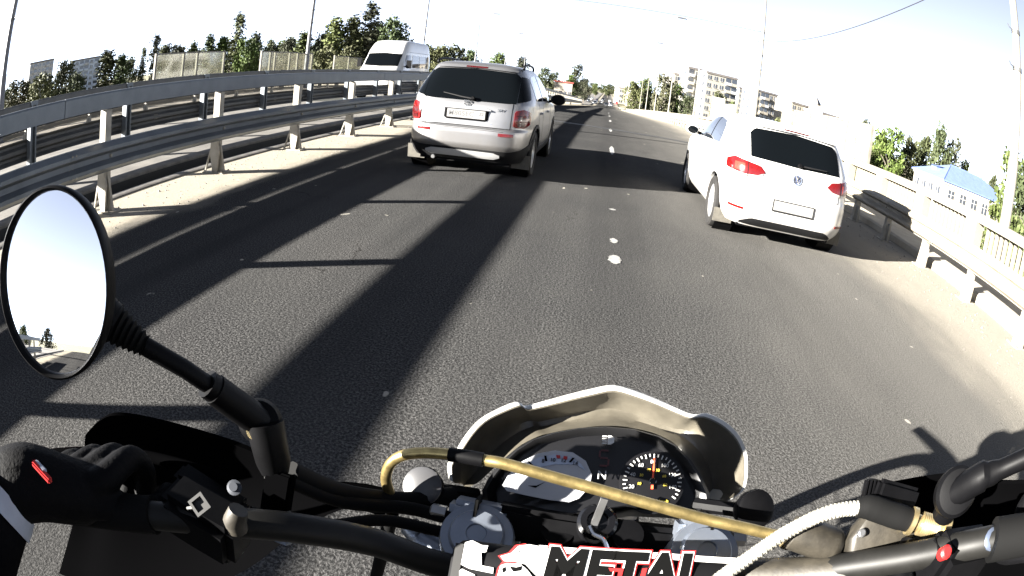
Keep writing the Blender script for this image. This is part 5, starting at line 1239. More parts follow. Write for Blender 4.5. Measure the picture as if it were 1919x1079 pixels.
bp(MB().tube(spline([(-0.1290, 0.4400, 0.9817), (-0.1135, 0.4300, 0.9757), (-0.0894, 0.4200, 0.9728), (-0.0771, 0.4100, 0.9744)], 5), [0.012] * 5 + [0.016] * 6 + [0.018] * 5, 10), 'fork_bracket', ALU)
bp(MB().lathe([(0.017, 0), (0.017, 0.003), (0.012, 0.0035)], (0.0199, 0.4400, 1.0185), AX, 20), 'stem_bolt', BLACKP)
bp(MB().lathe([(0.016, 0), (0.016, 0.003), (0.012, 0.0035)], (0.0872, 0.4350, 1.0277), AX, 20), 'stem_bolt', BLACKP)
key = bp(MB().lathe([(0.020, -0.01), (0.020, 0.010), (0.017, 0.013), (0.011, 0.013), (0.010, 0.010)], (0.0557, 0.4450, 1.0265), AX, 24), 'ignition_lock', BLACKG)
bp(MB().box(V3((0.0545, 0.4420, 1.0458)), (0.007, 0.004, 0.034), Matrix.Rotation(R(-15), 3, 'X') @ Matrix.Rotation(R(8), 3, 'Y')), 'key', STEEL, key)
bp(MB().tube(spline([(0.0473, 0.4300, 1.0385), (0.0528, 0.4250, 1.0332), (0.0625, 0.4200, 1.0323), (0.0685, 0.4100, 1.0280)], 5), 0.0022, 6), 'key_ring', CHROME, key)
bp(MB().prism([(0, 0), (0.014, 0), (0.010, 0.013)], 0, 0.004, lambda a, b, c: V3((-0.0190, 0.4600, 0.9964)) + V3((a, c, b))), 'reflector', AMBER)
# turn signals
for nm, c, s in (('turn_signal', (-0.1225, 0.4700, 1.0155), -1), ('turn_signal', (0.2100, 0.4500, 1.0634), 1)):
    c = V3(c)
    o = bp(MB().lathe([(0.004, -0.03), (0.014, -0.022), (0.0215, 0.0), (0.0215, 0.006)], c, (s * 0.1, -0.75, 0.65), 22), nm, BLACKP)
    bp(MB().lathe([(0.021, 0.0062), (0.0205, 0.009), (0.017, 0.0105), (0.002, 0.011)], c, (s * 0.1, -0.75, 0.65), 22), 'lens', mat('smoked_lens', (0.035, 0.035, 0.037), 0.3) if s < 0 else BLACKP, o)
    bp(MB().tube([c + V3((0, 0.01, -0.01)), c + V3((-s * 0.05, 0.04, -0.03))], 0.008, 8), 'stalk', BLACKP, o)
# handlebar, crossbar pad
bar = [(-0.4635, 0.1900, 1.0547), (-0.3249, 0.2400, 1.0781), (-0.2388, 0.2800, 1.0798), (-0.1874, 0.3100, 1.0704), (-0.1341, 0.3450, 1.0435), (-0.0672, 0.3700, 1.0078), (0.0623, 0.3750, 1.0209), (0.2103, 0.3550, 1.0537), (0.2531, 0.3200, 1.1026), (0.3026, 0.2850, 1.1433), (0.3524, 0.2400, 1.1902), (0.4313, 0.2000, 1.2220)]
bp(MB().tube(spline(bar, 6), 0.0135, 14), 'handlebar', mat('handlebar_grey', (0.007, 0.0068, 0.0062), 0.5, 0.2, spec=0.2, var=0.2, vscale=30))
PO = V3((0.05376, 0.33800, 1.07163)); PX = V3((0.99586, 0.00000, 0.09093)); PY = V3((-0.05470, 0.79880, 0.59910)); PZ = V3((-0.07264, -0.60159, 0.79549))
def pl_(a, b, c=0.0): return PO + PX * a + PY * b + PZ * c
pw, ph, pd = 0.119, 0.036, 0.028
sec = []
for k in range(24):
    a = 2 * math.pi * k / 24; ca, sa = math.cos(a), math.sin(a)
    sec.append((ph * math.copysign(abs(ca) ** 0.6, ca), pd * math.copysign(abs(sa) ** 0.45, sa)))
P = []
for (x, sc_) in ((-pw, 0.80), (-pw + 0.006, 0.97), (-pw + 0.012, 1.0), (pw - 0.012, 1.0), (pw - 0.006, 0.97), (pw, 0.80)):
    P.append([pl_(x, b * sc_ - 0.019, c * sc_ - pd) for b, c in sec] + [pl_(x, sec[0][0] * sc_ - 0.019, sec[0][1] * sc_ - pd)])
mb = MB(); mb.grid(P); mb.add(P[0][:-1], [tuple(range(24))]); mb.add(P[-1][:-1], [tuple(range(23, -1, -1))])
pad = bp(mb, 'crossbar_pad', mat('black_pad_vinyl', (0.003, 0.003, 0.0035), 0.6, spec=0.1, bump=0.1, bscale=400, bdist=0.0003), merge=True)
def ppoly(name, pts, m, c, parent=pad): return bp(MB().prism(pts, c, c + 0.0004, lambda a, b, q: pl_(a, b, q)), name, m, parent, None)
def ptext(name, txt, at, size, m, c, off=0.0, shear=0.12, sx=1.0):
    me = text_mesh(txt, size, m, 0.0002, shear, off)
    M_ = Matrix(((PX.x * sx, PY.x, PZ.x, 0), (PX.y * sx, PY.y, PZ.y, 0), (PX.z * sx, PY.z, PZ.z, 0), (0, 0, 0, 1)))
    M_.translation = pl_(at[0], at[1], c) - parent_origin(pad)
    return put(name, me, pad, M_)
ppoly('end_band', [(-pw + 0.003, -0.045), (-pw + 0.010, -0.045), (-pw + 0.010, 0.010), (-pw + 0.003, 0.010)], mat('pad_band_grey', (0.005, 0.0047, 0.0042), 0.6), 0.0006)
ppoly('white_stripe', [(-0.04926, 0.01711), (-0.00201, 0.01758), (0.05057, 0.01722), (0.12159, 0.01205), (0.11421, 0.00749), (0.05106, 0.01207), (-0.01003, 0.01234), (-0.03996, 0.01155)], WHITEP, 0.0006)
ppoly('white_patch', [(-0.10849, 0.01155), (-0.10317, 0.01428), (-0.09480, 0.01127), (-0.08959, 0.01155), (-0.09047, 0.00575), (-0.09425, 0.00472), (-0.09216, -0.00635), (-0.08255, -0.00683), (-0.08223, -0.01199), (-0.10153, -0.01068), (-0.10895, -0.00808)], WHITEP, 0.0006)
ppoly('white_patch', [(-0.10937, -0.01390), (-0.10752, -0.01167), (-0.09650, -0.01512), (-0.09490, -0.02585), (-0.10722, -0.02793)], WHITEP, 0.0006)
# emblem: skull in a peaked helmet, red contour
ppoly('emblem_contour', [(-0.07903, -0.02816), (-0.07979, -0.01401), (-0.07946, -0.00733), (-0.07616, -0.00026), (-0.08064, 0.00384), (-0.07255, 0.00776), (-0.06794, 0.01493), (-0.06006, 0.01729), (-0.05762, 0.01523), (-0.06170, -0.00215), (-0.05850, -0.02533)], REDP, 0.0010)
ppoly('emblem_helmet', [(-0.07845, 0.00367), (-0.07036, 0.00757), (-0.06526, 0.01432), (-0.05696, 0.01671), (-0.04478, 0.01572), (-0.03753, 0.01272), (-0.03460, 0.00648), (-0.03204, -0.00356), (-0.02947, -0.00705), (-0.03013, -0.01180), (-0.04548, -0.01152), (-0.05223, -0.00571), (-0.05761, -0.00071), (-0.06637, 0.00056), (-0.07489, -0.00009)], WHITEP, 0.0014)
ppoly('emblem_skull', [(-0.07732, -0.00420), (-0.07251, -0.00166), (-0.06189, -0.00076), (-0.05572, -0.00518), (-0.04968, -0.01199), (-0.04511, -0.01430), (-0.04774, -0.02638), (-0.07492, -0.02994), (-0.07861, -0.01621)], WHITEP, 0.0016)
ppoly('emblem_eye', [(-0.07001, -0.00415), (-0.06482, -0.00442), (-0.06037, -0.00245), (-0.06064, -0.00672), (-0.06641, -0.00839)], BLACKT, 0.0022)
ppoly('emblem_eye', [(-0.07565, -0.00680), (-0.07332, -0.00507), (-0.07244, -0.00825), (-0.07428, -0.01039)], BLACKT, 0.0022)
ppoly('emblem_mark', [(-0.06893, 0.00963), (-0.06657, 0.01134), (-0.06378, 0.00981), (-0.06593, 0.00672), (-0.06896, 0.00681)], GREYP, 0.0022)
# lettering: heavy black letters on white and red contours
tc_ = (0.02012, -0.00259)
ptext('lettering_contour', 'METAL', tc_, 0.046, REDP, 0.0012, 0.0046, sx=0.92)
ptext('lettering_contour', 'METAL', tc_, 0.046, WHITEP, 0.0018, 0.0034, sx=0.92)
ptext('lettering', 'METAL', tc_, 0.046, BLACKT, 0.0024, 0.0020, sx=0.92)
ppoly('red_flash', [(0.00838, 0.00193), (0.02046, 0.00211), (0.01913, -0.00919), (0.01656, -0.00931), (0.01647, -0.00090), (0.00998, -0.00078)], REDP, 0.0030)
ppoly('red_flash', [(0.03565, 0.00273), (0.03954, 0.00332), (0.03773, -0.00846), (0.03381, -0.00859)], REDP, 0.0030)
# gold hose looping over the dials, with a black sleeve
hose = spline([(-0.1451, 0.4400, 1.0000), (-0.1506, 0.4400, 1.0208), (-0.1542, 0.4400, 1.0412), (-0.1485, 0.4400, 1.0614), (-0.1350, 0.4400, 1.0751), (-0.1132, 0.4400, 1.0837), (-0.0873, 0.4370, 1.0901), (-0.0598, 0.4350, 1.0927), (-0.0328, 0.4320, 1.0945), (0.0358, 0.4250, 1.0901), (0.0950, 0.4150, 1.0871), (0.1458, 0.4050, 1.0842), (0.1871, 0.3950, 1.0843), (0.2141, 0.3880, 1.0836), (0.2340, 0.3800, 1.0870)], 8)
gh = bp(MB().tube(hose, 0.0056, 12), 'gold_hose', GOLD)
bp(MB().tube(spline([(-0.0912, 0.4365, 1.0900), (-0.0761, 0.4355, 1.0921), (-0.0593, 0.4345, 1.0932)], 6), 0.0068, 12), 'hose_sleeve', BLACKP, gh)
bp(MB().lathe([(0.006, -0.008), (0.0085, -0.006), (0.0085, 0.006), (0.006, 0.008)], (0.2340, 0.3800, 1.0870), (0.8, -0.3, -0.2), 6), 'hose_fitting', BRASS, gh)
# white braided hose on the right
wh = spline([(0.2562, 0.3350, 1.1597), (0.2386, 0.3380, 1.1551), (0.2214, 0.3400, 1.1470), (0.2052, 0.3420, 1.1323), (0.1901, 0.3400, 1.1192), (0.1719, 0.3350, 1.1014), (0.1574, 0.3300, 1.0875), (0.1439, 0.3250, 1.0714)], 8)
wo_ = bp(MB().tube(wh, 0.0060, 14), 'braided_hose', WBRAID)
# braid strands wound round it
for ph_ in (0, math.pi):
    for hand in (-1, 1):
        pts = []
        for i in range(len(wh) * 4):
            q = i / 4; i0 = min(int(q), len(wh) - 2); p = wh[i0].lerp(wh[i0 + 1], q - i0); tg = (wh[i0 + 1] - wh[i0]).normalized()
            up = (V3((0, 0, 1)) - tg * tg.z).normalized(); b = tg.cross(up); a = hand * i * 0.55 + ph_
            pts.append(p + (up * math.cos(a) + b * math.sin(a)) * 0.0062)
        bp(MB().tube(pts, 0.0005, 4, cap=False), 'braid_strand', WBRAID, wo_)
# right controls: boot, brass adjuster, master cylinder
bt = bp(MB().tube(spline([(0.2535, 0.3360, 1.1589), (0.2657, 0.3340, 1.1609), (0.2866, 0.3280, 1.1583), (0.3113, 0.3200, 1.1558)], 5), [0.0085, 0.009, 0.0095, 0.010, 0.0105, 0.0105, 0.011, 0.011, 0.011, 0.011, 0.011, 0.0112, 0.0112, 0.0112, 0.0105, 0.0105], 14), 'rubber_boot', RUBBER)
a, b = V3((0.3106, 0.3200, 1.1559)), V3((0.3605, 0.3000, 1.1548))
ad = (b - a).normalized(); mb = MB(); prof = [(0.0125, 0.0), (0.0125, 0.005), (0.0075, 0.006), (0.0075, 0.012)]
for k in range(9): prof += [(0.0108, 0.013 + k * 0.0022), (0.0096, 0.0141 + k * 0.0022)]
prof += [(0.0108, 0.034), (0.0108, 0.038), (0.015, 0.039), (0.015, 0.0455), (0.012, 0.047)]
bp(mb.lathe(prof, a, ad, 24), 'cable_adjuster', BRASS)
mc = [(0.2587, 0.3300, 1.1291), (0.2649, 0.3350, 1.1440), (0.2750, 0.3400, 1.1591), (0.3152, 0.3350, 1.1542), (0.3451, 0.3250, 1.1517), (0.3541, 0.3200, 1.1437), (0.3446, 0.3150, 1.1359), (0.3242, 0.3100, 1.1261), (0.2952, 0.3100, 1.1191), (0.2629, 0.3150, 1.1119)]
mc = [V3(p) for p in mc]; mcn = V3((-0.2, -0.62, 0.76)).normalized(); n = len(mc)
mb = MB(); c0 = sum(mc, V3()) / n
rows = [[p - mcn * 0.03 for p in mc], [p - mcn * 0.002 for p in mc], [p + mcn * 0.003 - (p - c0) * 0.08 for p in mc], [p + mcn * 0.004 - (p - c0) * 0.16 for p in mc]]
mb.grid([[r_[i] for r_ in rows] for i in range(n)], closed_u=True); mb.add(rows[-1], [tuple(range(n))]); mb.add(rows[0], [tuple(range(n - 1, -1, -1))])
mco = bp(mb, 'master_cylinder', OLIVE, merge=True)
for q, rr in (((0.2653, 0.3260, 1.1383), 0.004), ((0.3254, 0.3220, 1.1517), 0.004)): bp(MB().lathe([(rr, 0), (rr, 0.005), (rr * 0.7, 0.006)], q, mcn, 12), 'cover_screw', STEEL, mco)
bp(MB().lathe([(0.013, -0.034), (0.0165, -0.030), (0.0165, 0.012), (0.014, 0.016), (0.010, 0.020)], (0.2422, 0.3450, 1.1133), V3((0.9, -0.35, -0.1)), 20), 'brake_piston_housing', OLIVE)
bp(MB().lathe([(0.010, 0), (0.012, 0.004), (0.012, 0.010), (0.008, 0.013)], (0.2292, 0.3720, 1.0914), V3((-0.9, 0.35, 0.1)), 6), 'banjo_bolt', BRASS)
bp(MB().box((0.3003, 0.3450, 1.1608), (0.058, 0.012, 0.028), Matrix.Rotation(R(12), 3, 'Y') @ Matrix.Rotation(R(-30), 3, 'X')), 'lever_shield', BLACKP, bevel=0.004)
bp(MB().box((0.2811, 0.3600, 1.1615), (0.030, 0.008, 0.016), Matrix.Rotation(R(10), 3, 'Y') @ Matrix.Rotation(R(-30), 3, 'X')), 'grooved_block', GREYT, bevel=0.002)
for k in range(7): bp(MB().box(V3((0.2772, 0.3550, 1.1651)) + V3((-0.013 + 0.0042 * k, -0.002, 0.001)), (0.0016, 0.006, 0.015), Matrix.Rotation(R(-30), 3, 'X')), 'groove_rib', BLACKP)
bp(MB().tube(spline([(0.3209, 0.3100, 1.1359), (0.3136, 0.3000, 1.1261), (0.3288, 0.2900, 1.0999)], 4), 0.012, 12), 'switch_housing', BLACKP)
bp(MB().box((0.3464, 0.2600, 1.1555), (0.07, 0.045, 0.05)), 'switch_housing', BLACKP, bevel=0.008)
bp(MB().lathe([(0.006, 0), (0.006, 0.008), (0.004, 0.010)], (0.3013, 0.2450, 1.1809), mcn, 14), 'stop_button', REDP)
bp(MB().lathe([(0.010, 0), (0.010, 0.01), (0.007, 0.012)], (0.3524, 0.2400, 1.1902), mcn, 14), 'bar_bolt', mat('blue_steel_bolt', (0.30, 0.36, 0.50), 0.25, 0.9))
bp(MB().tube([(0.3527, 0.2350, 1.1955), (0.4313, 0.2000, 1.2220)], 0.019, 16), 'grip', RUBBER)
bp(MB().tube(spline([(0.2709, 0.3100, 1.1082), (0.2290, 0.3300, 1.0879), (0.1855, 0.3450, 1.0710)], 4), 0.016, 12), 'bar_sleeve', OLIVE)
# right mirror stalk
j = V3((0.3329, 0.3000, 1.1989)); jn = V3((-0.45, -0.70, 0.55)).normalized()
rj = bp(MB().lathe([(0.012, -0.016), (0.021, -0.013), (0.022, -0.006), (0.022, 0.004), (0.019, 0.0075), (0.010, 0.009)], j, jn, 28), 'mirror_joint', BLACKP)
bp(MB().lathe([(0.0055, 0.008), (0.0055, 0.011), (0.0035, 0.0115)], j, jn, 6), 'hex_bolt', BRASS, rj)
bp(MB().tube([j, (0.3385, 0.3050, 1.1712)], 0.0125, 14), 'joint_shank', BLACKP, rj)
bp(MB().tube(spline([j, (0.3409, 0.2850, 1.2226), (0.3511, 0.2800, 1.2299), (0.3718, 0.2650, 1.2510), (0.4012, 0.2450, 1.2781)], 4), [0.0135] * 6 + [0.011] * 3 + [0.009] * 8, 14), 'mirror_stem', BLACKP)
# left mirror
m0 = V3((-0.3581, 0.2360, 1.2808)); mn = V3((0.395, -0.8845, 0.250)).normalized()
mv = (_u - mn * _u.dot(mn)).normalized(); mu_ = mv.cross(mn)
A_, B_ = 0.0605, 0.0700; RC = 2.6
def mpt(a, r_, k=0.0): 
    x, y = math.cos(a) * A_ * r_, math.sin(a) * B_ * r_
    return m0 + mu_ * x + mv * y + mn * k
SG = 56; rows = []
for r_ in [0.0001] + [i / 9 for i in range(1, 10)]:
    rows.append([mpt(2 * math.pi * i / SG, r_ * 0.955, (B_ * 0.955) ** 2 / (2 * RC) - ((r_ * 0.955 * B_) ** 2) / (2 * RC)) for i in range(SG + 1)])
hs = []
for r_, k in ((0.95, -0.0015), (0.955, 0.004), (0.975, 0.0065), (1.0, 0.005), (1.01, -0.002), (0.99, -0.012), (0.90, -0.022), (0.72, -0.030), (0.4, -0.035), (0.02, -0.036)):
    hs.append([mpt(2 * math.pi * i / SG, r_, k) for i in range(SG + 1)])
mh = bp(MB().grid(hs), 'mirror_housing', BLACKP, smooth=50, merge=True)
MIRR = mat('mirror_silver', (0.92, 0.92, 0.92), 0.006, 1.0)
bp(MB().grid(rows), 'mirror_glass', MIRR, mh, smooth=180, merge=True)
back = m0 - mn * 0.030
bs, be = V3((-0.3405, 0.2850, 1.2366)), V3((-0.3115, 0.2980, 1.2159))
bd = (be - bs); prof = []
L = bd.length
for k in range(7): prof += [(0.0185 - 0.0012 * k, L * k / 7), (0.0150 - 0.0012 * k, L * (k + 0.55) / 7)]
prof += [(0.010, L)]
bp(MB().lathe(prof, bs, bd, 20), 'mirror_boot', RUBBER, mh)
bp(MB().tube([back, bs.lerp(be, 0.1)], [0.020, 0.017], 14), 'mirror_neck', BLACKP, mh)
jl = V3((-0.2427, 0.3600, 1.1323))
bp(MB().tube([be, (-0.2843, 0.3150, 1.1954), (-0.2711, 0.3300, 1.1761)], [0.0080, 0.0078, 0.0078], 14), 'mirror_stem', BLACKP)
bp(MB().tube([(-0.2724, 0.3290, 1.1777), (-0.2678, 0.3340, 1.1709)], 0.0125, 14), 'stem_collar', BLACKP)
bp(MB().tube([(-0.2681, 0.3330, 1.1719), jl], [0.0135, 0.0145], 16), 'stem_sleeve', BLACKP)
jn = V3((0.35, -0.75, 0.56)).normalized()
lj = bp(MB().lathe([(0.012, -0.020), (0.0195, -0.014), (0.0205, 0.0), (0.018, 0.007), (0.008, 0.010)], jl, jn, 26), 'mirror_joint', BLACKP)
bp(MB().lathe([(0.0075, 0.008), (0.0075, 0.0115), (0.005, 0.0115), (0.0048, 0.009)], V3((-0.2449, 0.3550, 1.1246)), jn, 20), 'joint_bolt', BRASS, lj)
bp(MB().tube([(-0.2381, 0.3600, 1.1337), (-0.2291, 0.3520, 1.0989), (-0.2278, 0.3500, 1.0887)], [0.018, 0.0165, 0.013], 14), 'joint_shank', BLACKP, lj)
bp(MB().box((-0.2290, 0.3460, 1.0893), (0.014, 0.006, 0.014)), 'clamp_nut', STEEL)
for (px, m, d) in (((-0.2185, 0.3350, 1.0785), MATTE, (0.026, 0.014, 0.040)), ((-0.2153, 0.3250, 1.0641), GALVD, (0.024, 0.012, 0.011)), ((-0.2141, 0.3200, 1.0432), ALU, (0.022, 0.014, 0.016))):
    bp(MB().box(px, d, Matrix.Rotation(R(-35), 3, 'X')), 'perch_clamp', m, bevel=0.002)
bp(MB().lathe([(0.007, 0), (0.007, 0.003), (0.004, 0.003), (0.004, 0)], (-0.2101, 0.3180, 1.0615), jn, 16, close=True), 'perch_spring', STEEL)
bp(MB().box((-0.2789, 0.3100, 1.0722), (0.075, 0.03, 0.02), Matrix.Rotation(R(14), 3, 'Y')), 'clutch_perch', BLACKP, bevel=0.006)
bp(MB().lathe([(0.007, 0), (0.007, 0.0015), (0.004, 0.002), (0.004, 0.004)], (-0.2411, 0.3020, 1.1007), V3((0.1, -0.6, 0.8)), 16), 'perch_bolt', mat('dull_bolt', (0.03, 0.033, 0.04), 0.4, 0.5))
sw = bp(MB().box((-0.2631, 0.2750, 1.0741), (0.075, 0.045, 0.05), Matrix.Rotation(R(10), 3, 'Y')), 'switch_housing', BLACKP, bevel=0.008)
bp(MB().lathe([(0.0105, 0), (0.0105, 0.003), (0.007, 0.003), (0.0065, -0.001)], (-0.2442, 0.2550, 1.1159), V3((0.15, -0.62, 0.77)), 4), 'switch_bezel', mat('bezel_grey', (0.008, 0.0076, 0.007), 0.6), sw)
bp(MB().tube([(-0.2618, 0.2560, 1.1035), (-0.2522, 0.2560, 1.1091)], 0.0014, 8), 'switch_pin', GALVD, sw)
bp(MB().tube([(-0.2130, 0.2650, 1.1173), (-0.2173, 0.2620, 1.1064), (-0.2165, 0.2620, 1.0968)], [0.008, 0.010, 0.009], 12), 'horn_knob', OLIVE, sw)
bp(MB().tube(spline([(-0.2582, 0.3250, 1.0826), (-0.3307, 0.3250, 1.0768), (-0.3996, 0.3100, 1.0703), (-0.4868, 0.2700, 1.0576), (-0.6078, 0.2400, 1.0095)], 5), 0.0065, 10), 'clutch_lever', MATTE)
bp(MB().tube([(-0.4635, 0.1900, 1.0547), (-0.3043, 0.2500, 1.0793)], 0.0175, 16), 'grip', RUBBER)
for k, (a, b, c, r_) in enumerate([(((-0.2208, 0.3600, 1.0747), (-0.1868, 0.4000, 1.0295), (-0.1306, 0.4300, 1.0155)), ((-0.0923, 0.4300, 1.0157), (-0.0549, 0.4300, 1.0140)), None, 0.007), (((-0.2227, 0.3700, 1.0763), (-0.1907, 0.4100, 1.0309), (-0.1450, 0.4400, 1.0115)), ((-0.1166, 0.4600, 1.0056), (-0.0928, 0.4800, 1.0024)), None, 0.011), (((-0.2355, 0.3100, 1.0687), (-0.1877, 0.3500, 1.0390), (-0.1394, 0.3900, 1.0299)), ((-0.0820, 0.4100, 1.0129), (-0.0209, 0.4200, 1.0059)), None, 0.006)]):
    bp(MB().tube(spline(list(a) + list(b), 5), r_, 10), 'control_cable', RUBBER)
bp(MB().tube([(-0.1480, 0.4400, 0.9990), (-0.1583, 0.4500, 0.9495), (-0.1824, 0.4700, 0.8414)], 0.008, 10), 'control_cable', RUBBER)
# hand guards
T = [(-0.4976, 0.3300, 1.0445), (-0.4843, 0.3500, 1.0567), (-0.4586, 0.3650, 1.0661), (-0.4181, 0.4000, 1.0507), (-0.3606, 0.4300, 1.0325), (-0.3084, 0.4400, 1.0221), (-0.2551, 0.4400, 1.0095), (-0.2003, 0.4300, 1.0080), (-0.1531, 0.4300, 1.0110)]
B = [(-0.7213, 0.2700, 0.7011), (-0.6513, 0.2800, 0.7227), (-0.5664, 0.2900, 0.7624), (-0.4462, 0.3200, 0.8199), (-0.3489, 0.3400, 0.8731), (-0.2902, 0.3550, 0.9227), (-0.2459, 0.3800, 0.9680), (-0.1970, 0.4200, 0.9982), (-0.1518, 0.4250, 1.0004)]
T = spline(T, 4); B = spline(B, 4)
P = [[V3(a).lerp(V3(b), k / 8) + V3((0, 0.03 * math.sin(math.pi * k / 8), 0)) for k in range(9)] for a, b in zip(T, B)]
bp(MB().slab(P, (0, 0.006, 0.001)), 'hand_guard', MATTE)
T = [(0.2985, 0.3800, 1.1441), (0.3443, 0.3900, 1.1462), (0.4052, 0.3800, 1.1597), (0.4490, 0.3600, 1.1633), (0.5203, 0.3100, 1.1900)]
B = [(0.3215, 0.3300, 1.0778), (0.3654, 0.3200, 1.0740), (0.4526, 0.3100, 1.0597), (0.5024, 0.2900, 1.0659), (0.6730, 0.2600, 1.0458)]
T = spline(T, 4); B = spline(B, 4)
P = [[V3(a).lerp(V3(b), k / 8) + V3((0, 0.03 * math.sin(math.pi * k / 8), 0)) for k in range(9)] for a, b in zip(T, B)]
bp(MB().slab(P, (0, 0.006, 0.001)), 'hand_guard', MATTE)
# running gear: spoked wheels, mudguard, tank, seat, engine
def moto_wheel(name, c, r_, w):
    c = V3(c); ax = V3((1, 0, 0))
    o = bp(MB().lathe([(r_ * 0.81, -w * 0.4), (r_ * 0.90, -w * 0.5), (r_ * 0.97, -w * 0.35), (r_, 0), (r_ * 0.97, w * 0.35), (r_ * 0.90, w * 0.5), (r_ * 0.81, w * 0.4)], c, ax, 40, close=True), name, TYRE)
    bp(MB().lathe([(r_ * 0.81, -w * 0.32), (r_ * 0.86, -w * 0.36), (r_ * 0.83, 0), (r_ * 0.86, w * 0.36), (r_ * 0.81, w * 0.32)], c, ax, 40, close=True), 'rim', BLACKG, o)
    bp(MB().lathe([(0.03, -0.05), (0.045, -0.03), (0.03, -0.01), (0.03, 0.01), (0.045, 0.03), (0.03, 0.05)], c, ax, 18), 'hub', ALU, o)
    for k in range(32):
        a = 2 * math.pi * k / 32; a2 = a + (0.35 if k % 4 < 2 else -0.35); s = 1 if k % 2 else -1
        bp(MB().tube([c + V3((s * 0.028, math.cos(a2) * 0.042, math.sin(a2) * 0.042)), c + V3((0, math.cos(a) * r_ * 0.83, math.sin(a) * r_ * 0.83))], 0.002, 4, cap=False), 'spoke', STEEL, o)
moto_wheel('front_wheel', (0.05, 0.98, 0.335), 0.335, 0.085)
moto_wheel('rear_wheel', (0.05, -0.46, 0.315), 0.315, 0.12)
P = []
for k in range(13):
    t = k / 12; y = 0.64 + 0.74 * t; z = 0.70 + 0.02 * math.sin(math.pi * t) - 0.035 * t; hw = 0.075 * (1 - 0.75 * t ** 3)
    P.append([(0.05 + hw * q, y, z - 0.03 * q * q) for q in (-1, -0.5, 0, 0.5, 1)])
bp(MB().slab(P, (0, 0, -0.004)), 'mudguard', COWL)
bp(MB().lathe([(0.02, -0.06), (0.09, -0.02), (0.105, 0.06), (0.095, 0.13), (0.06, 0.19)], (0.05, 0.68, 0.88), (0, 1, -0.1), 24), 'headlight', CLEARL)  # unseen headlight, bulked out to widen the bike's cast shadow
P = []
for (y, w, zt, zb) in ((-0.62, 0.07, 0.86, 0.80), (-0.3, 0.11, 0.85, 0.74), (-0.05, 0.13, 0.86, 0.70), (0.12, 0.15, 0.93, 0.66), (0.26, 0.14, 0.93, 0.68), (0.33, 0.06, 0.90, 0.74)):
    P.append([(0.05 + w * math.cos(a), y, (zt + zb) / 2 + (zt - zb) / 2 * math.sin(a)) for a in [2 * math.pi * i / 20 for i in range(21)]])
bp(MB().grid(P), 'tank_and_seat', BLACKG)
for s in (-1, 1):
    bp(MB().slab([[(0.05 + s * 0.085, 0.62 + 0.36 * t + dy, 0.86 - 0.46 * t) for dy in (-0.02, 0.05, 0.13)] for t in (0, 0.25, 0.5, 0.75, 1.0)], (s * 0.006, 0, 0)), 'fork_shadow_panel', BLACKP)  # unseen panels added beside the fork to fill out the bike's shadow
bp(MB().box((0.05, 0.1, 0.46), (0.26, 0.36, 0.36)), 'engine', GALVD, bevel=0.03)
bp(MB().tube([(0.05, 0.30, 0.95), (0.05, 0.32, 0.45), (0.05, 0.0, 0.30), (0.05, -0.46, 0.315)], 0.03, 10), 'frame', GALVD)

# ------------------------------------------------------------------ rider: one continuous body, gloves and helmet worn
def remesh(mb, name, m, voxel, smooth_it=2):
    me = mb.mesh(name, m); o = link('tmp', me)
    md = o.modifiers.new('r', 'REMESH'); md.mode = 'VOXEL'; md.voxel_size = voxel; md.use_smooth_shade = True
    ms = o.modifiers.new('s', 'SMOOTH'); ms.iterations = smooth_it; ms.factor = 0.5
    bpy.context.view_layer.update()
    out = bpy.data.meshes.new_from_object(o.evaluated_get(bpy.context.evaluated_depsgraph_get()))
    bpy.data.objects.remove(o); out.name = name
    out.materials.clear(); out.materials.append(m)
    return out
def limb(mb, pts, rads, seg=14):
    mb.tube(spline(pts, 6), list(np.interp(np.linspace(0, len(pts) - 1, (len(pts) - 1) * 6 + 1), range(len(pts)), rads)), seg)
    for p, r_ in ((pts[0], rads[0]), (pts[-1], rads[-1])):
        mb.lathe([(r_ * math.sin(math.pi * k / 8) + 1e-4, -r_ * math.cos(math.pi * k / 8)) for k in range(9)], p, (0, 0, 1), 12)
RD = empty('person', (0.05, -0.42, 0.0), 'rider in black jacket and black gloves holding the handlebar', 'person')
JACK = mat('black_textile_jacket', (0.003, 0.003, 0.0035), 0.9, spec=0.02, var=0.3, vscale=20, bump=0.4, bscale=200, bdist=0.001)
CUFF = mat('white_blue_cuff', (0.28, 0.31, 0.37), 0.6, var=0.12, vscale=25)
GLOVE = mat('black_leather_glove', (0.0016, 0.0016, 0.002), 0.7, spec=0.07, var=0.4, vscale=30, bump=0.5, bscale=260, bdist=0.0014)
mb = MB()
lw, rw = V3((-0.4430, 0.1500, 1.1028)), V3((0.56, 0.12, 1.09))
limb(mb, [(0.05, -0.46, 0.90), (0.05, -0.44, 1.05), (0.045, -0.36, 1.22), (0.04, -0.28, 1.32)], [0.155, 0.15, 0.165, 0.11], 20)
limb(mb, [(0.04, -0.30, 1.30), (0.03, -0.22, 1.42)], [0.075, 0.06])
limb(mb, [(-0.08, -0.32, 1.30), (-0.16, -0.32, 1.30), (-0.36, -0.16, 1.07), (-0.44, -0.06, 1.03), lw], [0.09, 0.085, 0.062, 0.058, 0.042])
limb(mb, [(0.16, -0.32, 1.30), (0.25, -0.32, 1.30), (0.48, -0.17, 1.07), (0.55, -0.07, 1.03), rw], [0.09, 0.085, 0.062, 0.058, 0.042])
for s in (-1, 1):
    limb(mb, [(0.05 + s * 0.09, -0.44, 0.90), (0.05 + s * 0.19, -0.10, 0.86), (0.05 + s * 0.22, 0.06, 0.80), (0.05 + s * 0.21, -0.10, 0.52), (0.05 + s * 0.20, -0.17, 0.36), (0.05 + s * 0.20, -0.02, 0.33)], [0.10, 0.085, 0.07, 0.062, 0.05, 0.045])
